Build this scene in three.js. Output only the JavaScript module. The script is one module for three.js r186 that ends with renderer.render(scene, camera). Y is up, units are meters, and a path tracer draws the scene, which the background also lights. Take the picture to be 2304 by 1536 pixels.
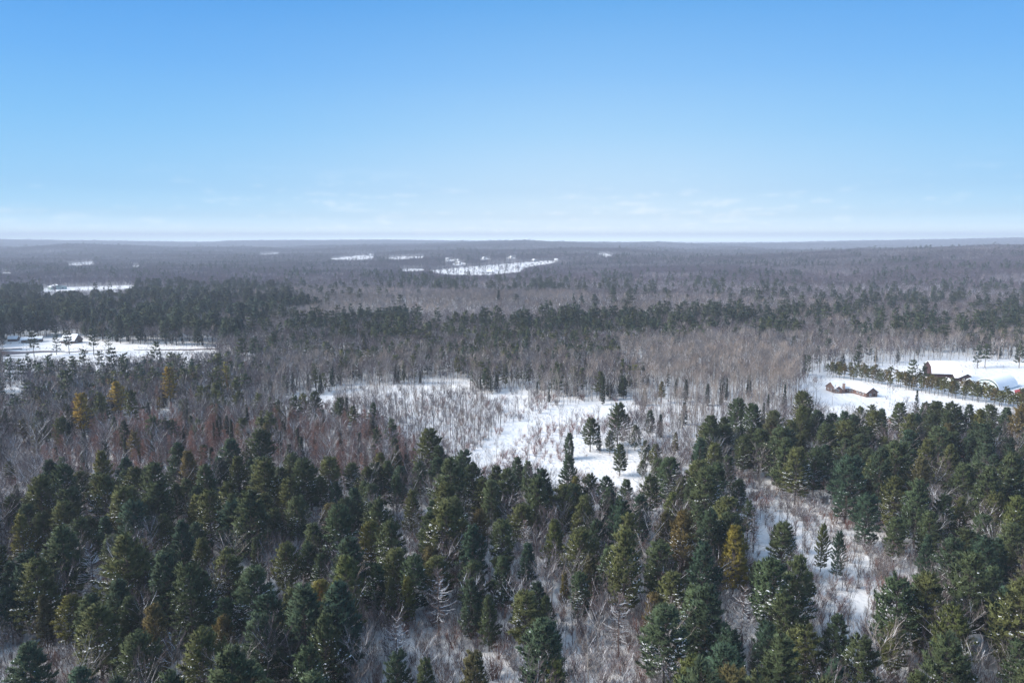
import * as THREE from 'three';
import { mergeGeometries } from 'three/addons/utils/BufferGeometryUtils.js';

// ---------------------------------------------------------------- camera, sky, sun, exposure
const scene = new THREE.Scene();
const EYE = 75, FOCAL = 1540, HALF_W = 1152, HALF_H = 768, HORIZON = 545;
const PITCH = Math.atan((HALF_H - HORIZON) / FOCAL);
const camera = new THREE.PerspectiveCamera(2 * Math.atan(HALF_H / FOCAL) * 180 / Math.PI, 1.5, 1, 40000);
camera.position.set(0, EYE, 0);
camera.rotation.set(-PITCH, 0, 0);
const renderer = new THREE.WebGLRenderer({ antialias: true });
renderer.toneMapping = THREE.LinearToneMapping;
renderer.toneMappingExposure = 1.35;
renderer.shadowMap.enabled = true;
const SUN = { intensity: 5, color: [1, 0.93, 0.84], dir: [-0.76, 0.5, 0.12], radius: 55 };
const FOG = { density: 1.9e-4, color: [0.77, 0.85, 1.0] };

function mulberry(a) { return () => { a |= 0; a = a + 0x6D2B79F5 | 0; let t = Math.imul(a ^ a >>> 15, 1 | a); t = t + Math.imul(t ^ t >>> 7, 61 | t) ^ t; return ((t ^ t >>> 14) >>> 0) / 4294967296; }; }
const clamp = (x, a = 0, b = 1) => Math.max(a, Math.min(b, x));
const smooth = (a, b, x) => { const t = clamp((x - a) / (b - a)); return t * t * (3 - 2 * t); };
const lerp = (a, b, t) => a + (b - a) * t;
function hash2(ix, iy) { let h = Math.imul(ix, 374761393) + Math.imul(iy, 668265263) | 0; h = Math.imul(h ^ h >>> 13, 1274126177); return ((h ^ h >>> 16) >>> 0) / 4294967296; }
function vnoise(x, y) {
  const ix = Math.floor(x), iy = Math.floor(y), fx = x - ix, fy = y - iy, s = fx * fx * (3 - 2 * fx), t = fy * fy * (3 - 2 * fy);
  return lerp(lerp(hash2(ix, iy), hash2(ix + 1, iy), s), lerp(hash2(ix, iy + 1), hash2(ix + 1, iy + 1), s), t);
}
function fbm(x, y, o = 4) { let v = 0, a = 0.5, n = 0; for (let i = 0; i < o; i++) { v += a * vnoise(x, y); n += a; a *= 0.5; x = x * 2.03 + 17.1; y = y * 2.03 + 5.7; } return v / n; }
const ramp = (table, x) => { if (x <= table[0][0]) return table[0][1]; for (let i = 1; i < table.length; i++) if (x <= table[i][0]) { const a = table[i - 1], b = table[i], t = (x - a[0]) / (b[0] - a[0]); return Array.isArray(a[1]) ? a[1].map((v, k) => lerp(v, b[1][k], t)) : lerp(a[1], b[1], t); } return table[table.length - 1][1]; };
const lin = (c) => c <= 0.04045 ? c / 12.92 : ((c + 0.055) / 1.055) ** 2.4;
const srgb = (r, g, b) => [lin(r / 255), lin(g / 255), lin(b / 255)];

{
  const W = 2048, H = 1024, data = new Float32Array(W * H * 4), D = Math.PI / 180;
  const table = [[-90, [0.34, 0.35, 0.40]], [-3, [0.6, 0.66, 0.74]], [0, [4.6, 5.5, 5.4]], [0.3, [3.9, 4.7, 4.6]], [0.5, [2.75, 3.2, 3.15]], [0.9, [2.0, 2.25, 2.1]], [1.3, [1.33, 1.58, 1.58]], [2, [0.87, 1.1, 1.2]], [4, [0.59, 0.85, 1.06]], [8.6, [0.375, 0.69, 1.01]], [13, [0.235, 0.55, 0.97]], [18, [0.128, 0.425, 0.885]], [26, srgb(88, 168, 236)], [45, srgb(140, 186, 232)], [70, srgb(186, 210, 238)], [90, srgb(196, 216, 240)]];
  for (let j = 0; j < H; j++) {
    const el = ((j + 0.5) / H - 0.5) * 180, c0 = ramp(table, el);
    for (let i = 0; i < W; i++) {
      const az = ((i + 0.5) / W - 0.5) * 360 + 90; // 0 is straight ahead, degrees to the right
      const a = ((az + 540) % 360) - 180;
      let c = c0;
      const ahead = Math.exp(-(((a - 6) / 26) ** 2)), near = smooth(-1, 3, el) * smooth(40, 22, el);
      c = c.map((v, k) => v * (1 + near * (ahead - 1) * [0.5, 0.2, 0.03][k]));
      if (el > 0.2 && el < 12) {
        const n = fbm(a * 0.55 + 9, el * 4.2 + 3, 5), patch = fbm(a * 0.09 + 31, el * 0.35 + 7, 3), fine = fbm(a * 2.4, el * 12, 3);
        const band = smooth(0.2, 0.9, el) * smooth(6.5, 2.2, el);
        const m = smooth(0.55, 0.74, n * 0.62 + patch * 0.38 + (fine - 0.5) * 0.16) * band * 0.75;
        c = c.map((v, k) => v + m * [0.34, 0.22, 0.12][k]);
      }
      const veil = smooth(30, 70, el) * 0.5 * fbm(Math.cos(az * D) * Math.cos(el * D) * 3 + 8, Math.sin(az * D) * Math.cos(el * D) * 3 + 8, 4);
      c = c.map((v, k) => lerp(v, [0.72, 0.76, 0.82][k], veil));
      const o = (j * W + i) * 4; data[o] = c[0] / 1.35; data[o + 1] = c[1] / 1.35; data[o + 2] = c[2] / 1.35; data[o + 3] = 1;
    }
  }
  const sky = new THREE.DataTexture(data, W, H, THREE.RGBAFormat, THREE.FloatType);
  sky.mapping = THREE.EquirectangularReflectionMapping; sky.magFilter = THREE.LinearFilter; sky.colorSpace = THREE.LinearSRGBColorSpace; sky.needsUpdate = true;
  scene.background = sky; scene.environment = sky;
}
const sun = new THREE.DirectionalLight(new THREE.Color().setRGB(...SUN.color), SUN.intensity);
sun.position.set(...SUN.dir).multiplyScalar(600); sun.target.position.set(0, 0, 0);
sun.castShadow = true; sun.shadow.radius = SUN.radius;
Object.assign(sun.shadow.camera, { left: -500, right: 500, top: 500, bottom: -500, near: 1, far: 2000 });
sun.shadow.mapSize.set(4096, 4096);
scene.add(sun, sun.target);
scene.fog = new THREE.FogExp2(new THREE.Color().setRGB(...FOG.color), FOG.density);

// ---------------------------------------------------------------- picture <-> place
const SP = Math.sin(PITCH), CP = Math.cos(PITCH);
function project(x, y, z) { const dy = y - EYE, D = -z, depth = D * CP - dy * SP, v = dy * CP + D * SP; return [HALF_W + FOCAL * x / depth, HALF_H - FOCAL * v / depth, depth]; }
const RIDGE = [[-0.9, 0], [-0.05, 0], [0.1, 7], [0.25, 14], [0.39, 25], [0.5, 38], [0.6, 46], [0.75, 49], [1.0, 52], [3, 40]];
const FARTOP = [[-3, 85], [-0.75, 96], [-0.56, 82], [-0.44, 68], [-0.41, 88], [-0.2, 98], [0, 80], [0.26, 50], [0.38, 62], [0.5, 88], [0.75, 124], [3, 110]];
function height(x, z) {
  const d = Math.hypot(x, z), D = Math.max(-z, 1);
  if (z > 0) return 0;
  const u = clamp(x / D, -3, 3);
  let h = (fbm(x / 130 + 40, z / 130 + 11, 3) - 0.5) * 2.6 * smooth(40, 140, d);
  h *= 1 - smooth(0.32, 0.45, -u) * smooth(380, 440, d) * smooth(800, 700, d);       // the river flat
  h += (fbm(x / 420 + 3, z / 420 + 8, 3) - 0.5) * 34 * smooth(1100, 2600, d);
  h += 0.88 * ramp(RIDGE, u) * smooth(950, 2500, d) * (1 - 0.35 * smooth(2700, 4200, d)) * (0.72 + 0.5 * fbm(x / 420 + 5, z / 420 + 3, 3));
  h += 17 * smooth(1650, 2450, d) * smooth(-0.3, -0.05, u) * smooth(0.35, 0.1, u);
  h += 8 * smooth(2500, 3600, d) * smooth(0.3, 0, u);
  h += (fbm(x / 1300 + 20, z / 1300 + 2, 3) - 0.45) * 100 * smooth(2800, 4800, d) * smooth(9500, 6000, d);
  const top = ramp(FARTOP, u) - 11 + 16 * (fbm(x / 1500 + 6, 3, 3) - 0.5);
  return lerp(h, top, smooth(5600, 10300, d));
}
function groundAt(X, Y, above = 0) { // where the line of sight of a place in the photograph meets the ground (or a level above it)
  const a = (X - HALF_W) / FOCAL, b = (HALF_H - Y) / FOCAL, dir = [a, CP * b - SP, -CP - SP * b];
  const under = (t) => EYE + dir[1] * t < height(dir[0] * t, dir[2] * t) + above;
  for (let t = 20, last = 20; t < 14000; last = t, t += 4 + t * 0.004) if (under(t)) {
    let a = last, b = t; while (b - a > 0.05) { const m = (a + b) / 2; if (under(m)) b = m; else a = m; }
    return [dir[0] * b, dir[2] * b];
  }
  return null;
}
function inside(P, x, y) { let c = false; for (let i = 0, j = P.length - 1; i < P.length; j = i++) { const [xi, yi] = P[i], [xj, yj] = P[j]; if ((yi > y) !== (yj > y) && x < (xj - xi) * (y - yi) / (yj - yi) + xi) c = !c; } return c; }
const boxed = (P) => ({ P, x0: Math.min(...P.map((p) => p[0])), x1: Math.max(...P.map((p) => p[0])), y0: Math.min(...P.map((p) => p[1])), y1: Math.max(...P.map((p) => p[1])) });
const inBox = (b, x, y) => x >= b.x0 && x <= b.x1 && y >= b.y0 && y <= b.y1 && inside(b.P, x, y);

// open snow: nothing tall stands where it would hide these
const CLEAR = [
  [[965, 608], [1090, 597], [1180, 590], [1262, 585], [1240, 593], [1190, 600], [1165, 612], [1100, 619], [1030, 619], [985, 615]],
  [[735, 583], [790, 576], [842, 575], [838, 583], [790, 586]], [[858, 582], [900, 577], [958, 576], [952, 581], [890, 584]],
  [[80, 656], [100, 648], [300, 641], [306, 649], [150, 654]],
  [[150, 593], [210, 588], [212, 595], [155, 598]], [[580, 572], [628, 568], [626, 571.5], [584, 573.5]], [[1343, 572], [1366, 569], [1383, 576], [1360, 578]],
  [[1000, 584], [1030, 582], [1032, 587], [1002, 588]], [[1018, 592], [1045, 590], [1048, 594], [1020, 597]], [[1078, 582], [1102, 580], [1104, 583], [1080, 585]], [[1138, 580], [1162, 578.5], [1160, 582], [1140, 583]], [[896, 606], [950, 604], [960, 609], [910, 611]],
  [[0, 612], [24, 611], [22, 615], [0, 616]], [[296, 598], [315, 597], [313, 600], [298, 601]],
  [[0, 774], [40, 762], [110, 757], [200, 768], [330, 777], [490, 783], [486, 789], [330, 791], [290, 800], [0, 808]],
  [[1795, 862], [1835, 842], [1900, 836], [1985, 826], [2090, 813], [2304, 812], [2600, 812], [2600, 905], [2200, 908], [2100, 904], [1960, 908], [1880, 915], [1835, 900]],
  [[1110, 985], [1150, 955], [1200, 932], [1290, 908], [1370, 902], [1440, 912], [1400, 930], [1290, 950], [1275, 985], [1330, 1025], [1440, 1060], [1440, 1085], [1400, 1082], [1300, 1050], [1230, 1046], [1180, 1035], [1030, 1046]],
  [[1085, 891], [1130, 880], [1200, 877], [1180, 893], [1100, 898]], [[700, 895], [740, 885], [760, 900], [720, 905]],
  [[1930, 1195], [1990, 1190], [1985, 1215], [1940, 1212]], [[2040, 1215], [2090, 1225], [2100, 1250], [2060, 1240]], [[1700, 1180], [1735, 1195], [1730, 1245], [1705, 1240]],
  [[1820, 1215], [1880, 1215], [1890, 1290], [1860, 1340], [1830, 1260]], [[1905, 1330], [1950, 1340], [1940, 1420], [1915, 1400]], [[0, 868], [60, 872], [50, 886], [0, 888]],
].map(boxed);
// what grows where (species and share, stems per square metre): P dense pine, O open pine, S spruce, L larch, B bare hardwood, A aspen, Y young stem, R red shrub, G grey brush
const REGIONS = [
  ['the brush in the lower left corner', { G: 0.5, R: 0.12, Y: 0.38 }, 0.16, [[-200, 1390], [60, 1380], [140, 1430], [150, 1700], [-200, 1700]]],
  ['the brush pocket under the snowy dead pine', { G: 0.45, Y: 0.35, R: 0.1, B: 0.1 }, 0.17, [[770, 1400], [870, 1330], [1010, 1330], [1060, 1430], [1060, 1700], [790, 1700]]],
  ['the brush pocket at the bottom edge', { G: 0.45, Y: 0.4, B: 0.15 }, 0.16, [[1290, 1345], [1400, 1330], [1480, 1420], [1490, 1700], [1290, 1700]]],
  ['the brush around the snowy dead tree', { G: 0.5, B: 0.2, Y: 0.3 }, 0.12, [[150, 1230], [240, 1230], [240, 1390], [140, 1390]]],
  ['the snowy gap between the two pinewoods', { Y: 0.56, G: 0.22, R: 0.2, O: 0.02 }, 0.15, [[1640, 1095], [1800, 1120], [1900, 1185], [2080, 1210], [2120, 1290], [2010, 1330], [1960, 1440], [1890, 1420], [1830, 1340], [1720, 1270]]],
  ['the near pinewood', { P: 0.26, G: 0.54, B: 0.12, Y: 0.08 }, 0.14, [[-300, 1165], [0, 1160], [150, 1100], [180, 1066], [330, 1064], [450, 1090], [520, 1050], [600, 1045], [700, 1080], [760, 1080], [840, 1055], [1000, 1040], [1180, 1040], [1250, 1095], [1290, 1050], [1340, 1080], [1450, 1100], [1475, 1040], [1520, 1090], [1640, 1110], [1720, 1270], [1830, 1340], [1890, 1420], [1960, 1440], [1960, 1900], [-300, 1900]]],
  ['the pinewood below the house field', { P: 0.28, G: 0.5, B: 0.14, Y: 0.08 }, 0.13, [[1545, 990], [1640, 970], [1740, 962], [1830, 940], [1960, 930], [2100, 922], [2304, 925], [2700, 925], [2700, 1900], [1960, 1900], [1960, 1440], [2010, 1330], [2120, 1290], [2080, 1210], [1900, 1185], [1800, 1120], [1650, 1100], [1560, 1060]]],
  ['the larches by the near pinewood', { L: 0.33, B: 0.3, S: 0.07, G: 0.27, O: 0.03 }, 0.12, [[90, 1000], [200, 940], [330, 925], [520, 935], [640, 928], [720, 905], [850, 930], [900, 950], [940, 1010], [990, 1045], [800, 1062], [600, 1045], [420, 1090], [200, 1070], [90, 1060]]],
  ['the purple brush at the picture edge', { B: 0.4, G: 0.5, S: 0.04, Y: 0.06 }, 0.14, [[-400, 960], [120, 990], [160, 1090], [0, 1165], [-400, 1165]]],
  ['the tan young stand under the aspens', { Y: 0.9, A: 0.1 }, 0.2, [[1560, 905], [1700, 905], [1705, 955], [1580, 968]]],
  ['the brush between snowfield and pines', { G: 0.4, Y: 0.3, B: 0.3 }, 0.08, [[1440, 985], [1560, 985], [1560, 1060], [1640, 1100], [1520, 1095], [1470, 1030]]],
  ['the brown stems beside the snowfield', { Y: 0.82, R: 0.14, A: 0.04 }, 0.28, [[930, 905], [1050, 872], [1130, 890], [1135, 950], [1100, 1000], [960, 1042]]],
  ['the red shrubs in the snowfield', { R: 0.6, Y: 0.4 }, 0.14, [[1110, 1000], [1150, 955], [1290, 900], [1440, 905], [1400, 930], [1290, 960], [1275, 990], [1180, 1035], [1000, 1050]]],
  ['the thin stems around the snowfield', { Y: 0.8, R: 0.1, A: 0.09, S: 0.01 }, 0.115, [[560, 868], [700, 860], [1000, 862], [1480, 866], [1560, 872], [1790, 885], [1830, 925], [1700, 955], [1560, 1000], [1480, 990], [1440, 915], [1370, 902], [1200, 925], [1130, 960], [980, 1045], [940, 1000], [860, 920], [700, 900], [600, 920]]],
  ['the mixed wood below the river', { B: 0.42, O: 0.16, S: 0.08, G: 0.22, Y: 0.06, L: 0.06 }, 0.125, [[-400, 836], [330, 797], [560, 810], [560, 905], [700, 900], [600, 935], [200, 945], [90, 990], [-400, 970]]],
  ['the grey hardwoods behind the snowfield', { B: 0.5, A: 0.18, S: 0.07, O: 0.1, G: 0.15 }, 0.11, [[486, 788], [560, 815], [680, 806], [800, 826], [900, 800], [1100, 818], [1250, 798], [1440, 816], [1460, 870], [560, 872]]],
  ['the pale aspens by the house field', { A: 0.66, B: 0.16, S: 0.015, G: 0.165 }, 0.12, [[1400, 772], [1800, 767], [1800, 830], [1845, 838], [1800, 880], [1450, 870]]],
  ['the wood behind the barn', { A: 0.3, B: 0.5, S: 0.1, O: 0.1 }, 0.06, [[1800, 762], [2304, 756], [2800, 756], [2800, 815], [2090, 814], [1985, 826], [1860, 836], [1800, 820]]],
  ['the conifer belt', { S: 0.3, O: 0.46, B: 0.24 }, 0.07, [[560, 750], [660, 728], [760, 735], [880, 712], [1000, 726], [1200, 708], [1440, 722], [1500, 700], [1530, 785], [1440, 816], [1250, 798], [1100, 818], [900, 800], [800, 826], [680, 806], [560, 815]]],
  ['the dark conifers behind the aspens', { B: 0.44, S: 0.3, O: 0.26 }, 0.06, [[1500, 690], [2000, 680], [2304, 690], [2800, 690], [2800, 758], [1530, 770]]],
  ['the bare stand inside the tall pines', { B: 1 }, 0.05, [[200, 688], [430, 690], [420, 706], [200, 706]]],
  ['the tall pines behind the river', { P: 0.36, O: 0.12, B: 0.46, S: 0.06 }, 0.042, [[-500, 672], [60, 664], [300, 657], [560, 657], [720, 690], [640, 722], [560, 772], [200, 768], [-500, 768]]],
  ['the pale aspen block', { A: 1 }, 0.05, [[690, 662], [1320, 657], [1345, 692], [760, 698]]],
  ['the thin conifer band', { S: 0.34, O: 0.26, B: 0.4 }, 0.04, [[760, 624], [1400, 624], [1400, 650], [1290, 656], [760, 650]]],
  ['the conifers along the slope foot', { S: 0.3, O: 0.12, B: 0.58 }, 0.04, [[1290, 640], [1560, 625], [2100, 640], [2304, 650], [2800, 650], [2800, 690], [2000, 682], [1500, 690], [1340, 690]]],
].map(([name, mix, dens, P]) => ({ name, mix, dens, ...boxed(P) }));

const VEIL = boxed([[600, 893], [740, 872], [1000, 862], [1110, 878], [1125, 960], [960, 1036], [925, 965], [860, 925], [700, 908]]); // thin stems only, snow between them
const GAP = REGIONS.find((R) => R.name === 'the snowy gap between the two pinewoods');
// ---------------------------------------------------------------- ground
const noiseTex = (() => {
  const N = 512, data = new Uint8Array(N * N * 4);
  for (let j = 0; j < N; j++) for (let i = 0; i < N; i++) {
    const per = (s, o) => { const a = i / N, b = j / N, f = (p, q) => fbm(p * s + o, q * s + o, 4); return lerp(lerp(f(a, b), f(a - 1, b), smooth(0.7, 1, a)), lerp(f(a, b - 1), f(a - 1, b - 1), smooth(0.7, 1, a)), smooth(0.7, 1, b)); };
    const v = clamp(0.55 * per(6, 3) + 0.45 * per(26, 50)) * 255;
    data.set([v, v, v, 255], (j * N + i) * 4);
  }
  const t = new THREE.DataTexture(data, N, N); t.wrapS = t.wrapT = THREE.RepeatWrapping; t.magFilter = THREE.LinearFilter; t.needsUpdate = true; return t;
})();
const scaled = (t, r) => { const c = t.clone(); c.repeat.set(r, r); c.needsUpdate = true; return c; };
const snowGround = new THREE.MeshStandardMaterial({ vertexColors: true, roughness: 0.85, bumpMap: scaled(noiseTex, 1 / 26), bumpScale: 0.9 });
function structure(o, name) { o.name = name; o.userData.kind = 'structure'; o.receiveShadow = o.castShadow = true; scene.add(o); return o; }
const openAt = (X, Y) => CLEAR.some((b) => inBox(b, X, Y));
{
  const rings = [0], az = [];
  for (let r = 25; r < 12500; r *= r < 900 ? 1.022 : 1.014) rings.push(r);
  for (let a = -54; a <= 54; a += 0.3) az.push(a);
  for (let a = 60; a < 300; a += 6) az.push(a);
  const pos = [], col = [], uv = [], idx = [], n = az.length;
  rings.forEach((r) => az.forEach((a) => {
    const x = r * Math.sin(a * Math.PI / 180), z = -r * Math.cos(a * Math.PI / 180), y = height(x, z);
    pos.push(x, y, z); uv.push(x, z);
    const [X, Y] = z < -1 ? project(x, y, z) : [0, 3000];
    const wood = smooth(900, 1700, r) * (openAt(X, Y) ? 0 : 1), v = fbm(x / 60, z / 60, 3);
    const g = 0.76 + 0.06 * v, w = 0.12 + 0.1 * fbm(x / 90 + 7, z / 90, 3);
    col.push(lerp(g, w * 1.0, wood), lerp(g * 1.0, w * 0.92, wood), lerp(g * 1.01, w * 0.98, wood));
  }));
  for (let i = 0; i + 1 < rings.length; i++) for (let j = 0; j < n; j++) {
    const a = i * n + j, b = i * n + (j + 1) % n, c = a + n, d = b + n;
    idx.push(a, c, b, b, c, d);
  }
  const g = new THREE.BufferGeometry();
  g.setAttribute('position', new THREE.Float32BufferAttribute(pos, 3)); g.setAttribute('color', new THREE.Float32BufferAttribute(col, 3)); g.setAttribute('uv', new THREE.Float32BufferAttribute(uv, 2));
  g.setIndex(idx); g.computeVertexNormals();
  // faces must look up
  if (g.attributes.normal.getY(n * 3 + 5) < 0) { for (let i = 0; i < idx.length; i += 3) [idx[i + 1], idx[i + 2]] = [idx[i + 2], idx[i + 1]]; g.setIndex(idx); g.computeVertexNormals(); }
  structure(new THREE.Mesh(g, snowGround), 'snowy_ground');
}
// the half-frozen river: open water between snow-covered ice
{
  const water = new THREE.MeshPhysicalMaterial({ color: new THREE.Color().setRGB(0.16, 0.115, 0.1), roughness: 0.25, bumpMap: scaled(noiseTex, 1 / 9), bumpScale: 0.03 });
  const shapes = [
    [[-160, 792], [0, 789], [22, 790], [50, 791], [70, 790], [95, 789], [132, 789], [150, 791], [128, 792.5], [95, 793], [60, 795.5], [25, 798], [0, 800], [-160, 806]],
    [[0, 785.5], [25, 784.5], [48, 783], [50, 785], [25, 787], [0, 788.3]],
    [[140, 792.5], [160, 790.6], [200, 788], [245, 786.6], [247, 787.6], [205, 789.4], [175, 792], [150, 794]],
    [[300, 786.2], [360, 786], [420, 785.4], [490, 783.6], [492, 785.6], [430, 788.2], [360, 787.8], [300, 787.4]],
    [[-60, 801], [10, 800.6], [45, 800], [70, 800], [44, 801.4], [8, 802.6], [-60, 803]],
    [[70, 814], [110, 813.4], [150, 812], [152, 813.6], [112, 815.4], [72, 815.6]],
  ];
  const parts = shapes.map((s) => {
    const P = s.map(([X, Y]) => { const g = groundAt(X, Y); return new THREE.Vector2(g[0], -g[1]); });
    const g = new THREE.ShapeGeometry(new THREE.Shape(P)); g.rotateX(-Math.PI / 2); g.translate(0, 0.05, 0);
    const uv = g.attributes.uv, p = g.attributes.position; for (let i = 0; i < p.count; i++) uv.setXY(i, p.getX(i), p.getZ(i));
    return g;
  });
  structure(new THREE.Mesh(mergeGeometries(parts), water), 'river_water');
}

// ---------------------------------------------------------------- tree shapes
class Build { // collects coloured triangles of one part
  constructor() { this.p = []; this.n = []; this.c = []; }
  tri(a, b, c, col, out) {
    const ux = b[0] - a[0], uy = b[1] - a[1], uz = b[2] - a[2], vx = c[0] - a[0], vy = c[1] - a[1], vz = c[2] - a[2];
    let nx = uy * vz - uz * vy, ny = uz * vx - ux * vz, nz = ux * vy - uy * vx; const l = Math.hypot(nx, ny, nz) || 1; nx /= l; ny /= l; nz /= l;
    if (out && nx * out[0] + ny * out[1] + nz * out[2] < 0) { [b, c] = [c, b]; nx = -nx; ny = -ny; nz = -nz; }
    if (out) { nx = nx * 0.6 + out[0] * 0.7; ny = ny * 0.6 + out[1] * 0.7; nz = nz * 0.6 + out[2] * 0.7; const k = Math.hypot(nx, ny, nz) || 1; nx /= k; ny /= k; nz /= k; }
    this.p.push(...a, ...b, ...c); for (let i = 0; i < 3; i++) { this.n.push(nx, ny, nz); this.c.push(...col); }
  }
  blade(a, dir, len, w, rnd, col, out) { // one flat tapering sliver
    let sx = dir[1] * 0.3 - dir[2], sy = dir[2] * 0.2 - dir[0] * 0.3 + (rnd() - 0.5) * 1.2, sz = dir[0] + (rnd() - 0.5) * 0.6;
    const dt = sx * dir[0] + sy * dir[1] + sz * dir[2]; sx -= dt * dir[0]; sy -= dt * dir[1]; sz -= dt * dir[2];
    const k = w / 2 / (Math.hypot(sx, sy, sz) || 1);
    this.tri([a[0] - sx * k, a[1] - sy * k, a[2] - sz * k], [a[0] + sx * k, a[1] + sy * k, a[2] + sz * k], [a[0] + dir[0] * len, a[1] + dir[1] * len, a[2] + dir[2] * len], col, out);
  }
  tube(a, b, r0, r1, col, sides = 3) {
    const d = norm([b[0] - a[0], b[1] - a[1], b[2] - a[2]]), q = Math.abs(d[1]) > 0.9 ? [1, 0, 0] : [0, 1, 0];
    const s = norm([d[1] * q[2] - d[2] * q[1], d[2] * q[0] - d[0] * q[2], d[0] * q[1] - d[1] * q[0]]), t = [d[1] * s[2] - d[2] * s[1], d[2] * s[0] - d[0] * s[2], d[0] * s[1] - d[1] * s[0]];
    const ring = (o, r, k) => { const an = k / sides * Math.PI * 2, c = Math.cos(an) * r, e = Math.sin(an) * r; return [o[0] + s[0] * c + t[0] * e, o[1] + s[1] * c + t[1] * e, o[2] + s[2] * c + t[2] * e]; };
    for (let k = 0; k < sides; k++) {
      const an = (k + 0.5) / sides * Math.PI * 2, o = [0, 1, 2].map((i) => s[i] * Math.cos(an) + t[i] * Math.sin(an));
      const a0 = ring(a, r0, k), a1 = ring(a, r0, k + 1), b0 = ring(b, r1, k), b1 = ring(b, r1, k + 1);
      this.tri(a0, a1, b0, col, o); if (r1 > 0.004) this.tri(a1, b1, b0, col, o);
    }
  }
  get empty() { return !this.p.length; }
  geo() { const g = new THREE.BufferGeometry(); g.setAttribute('position', new THREE.Float32BufferAttribute(this.p, 3)); g.setAttribute('normal', new THREE.Float32BufferAttribute(this.n, 3)); g.setAttribute('color', new THREE.Float32BufferAttribute(this.c, 3)); return g; }
}
function norm(v) { const l = Math.hypot(...v) || 1; return [v[0] / l, v[1] / l, v[2] / l]; }
const add3 = (a, d, k) => [a[0] + d[0] * k, a[1] + d[1] * k, a[2] + d[2] * k];
const vary = (c, rnd, s = 0.25) => { const k = 1 + (rnd() - 0.5) * 2 * s, h = (rnd() - 0.5) * s * 0.35; return [c[0] * (k + h), c[1] * k, c[2] * (k - h)]; };
const SNOW = [0.84, 0.86, 0.9];
const BARK = [0.085, 0.07, 0.06];

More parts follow.
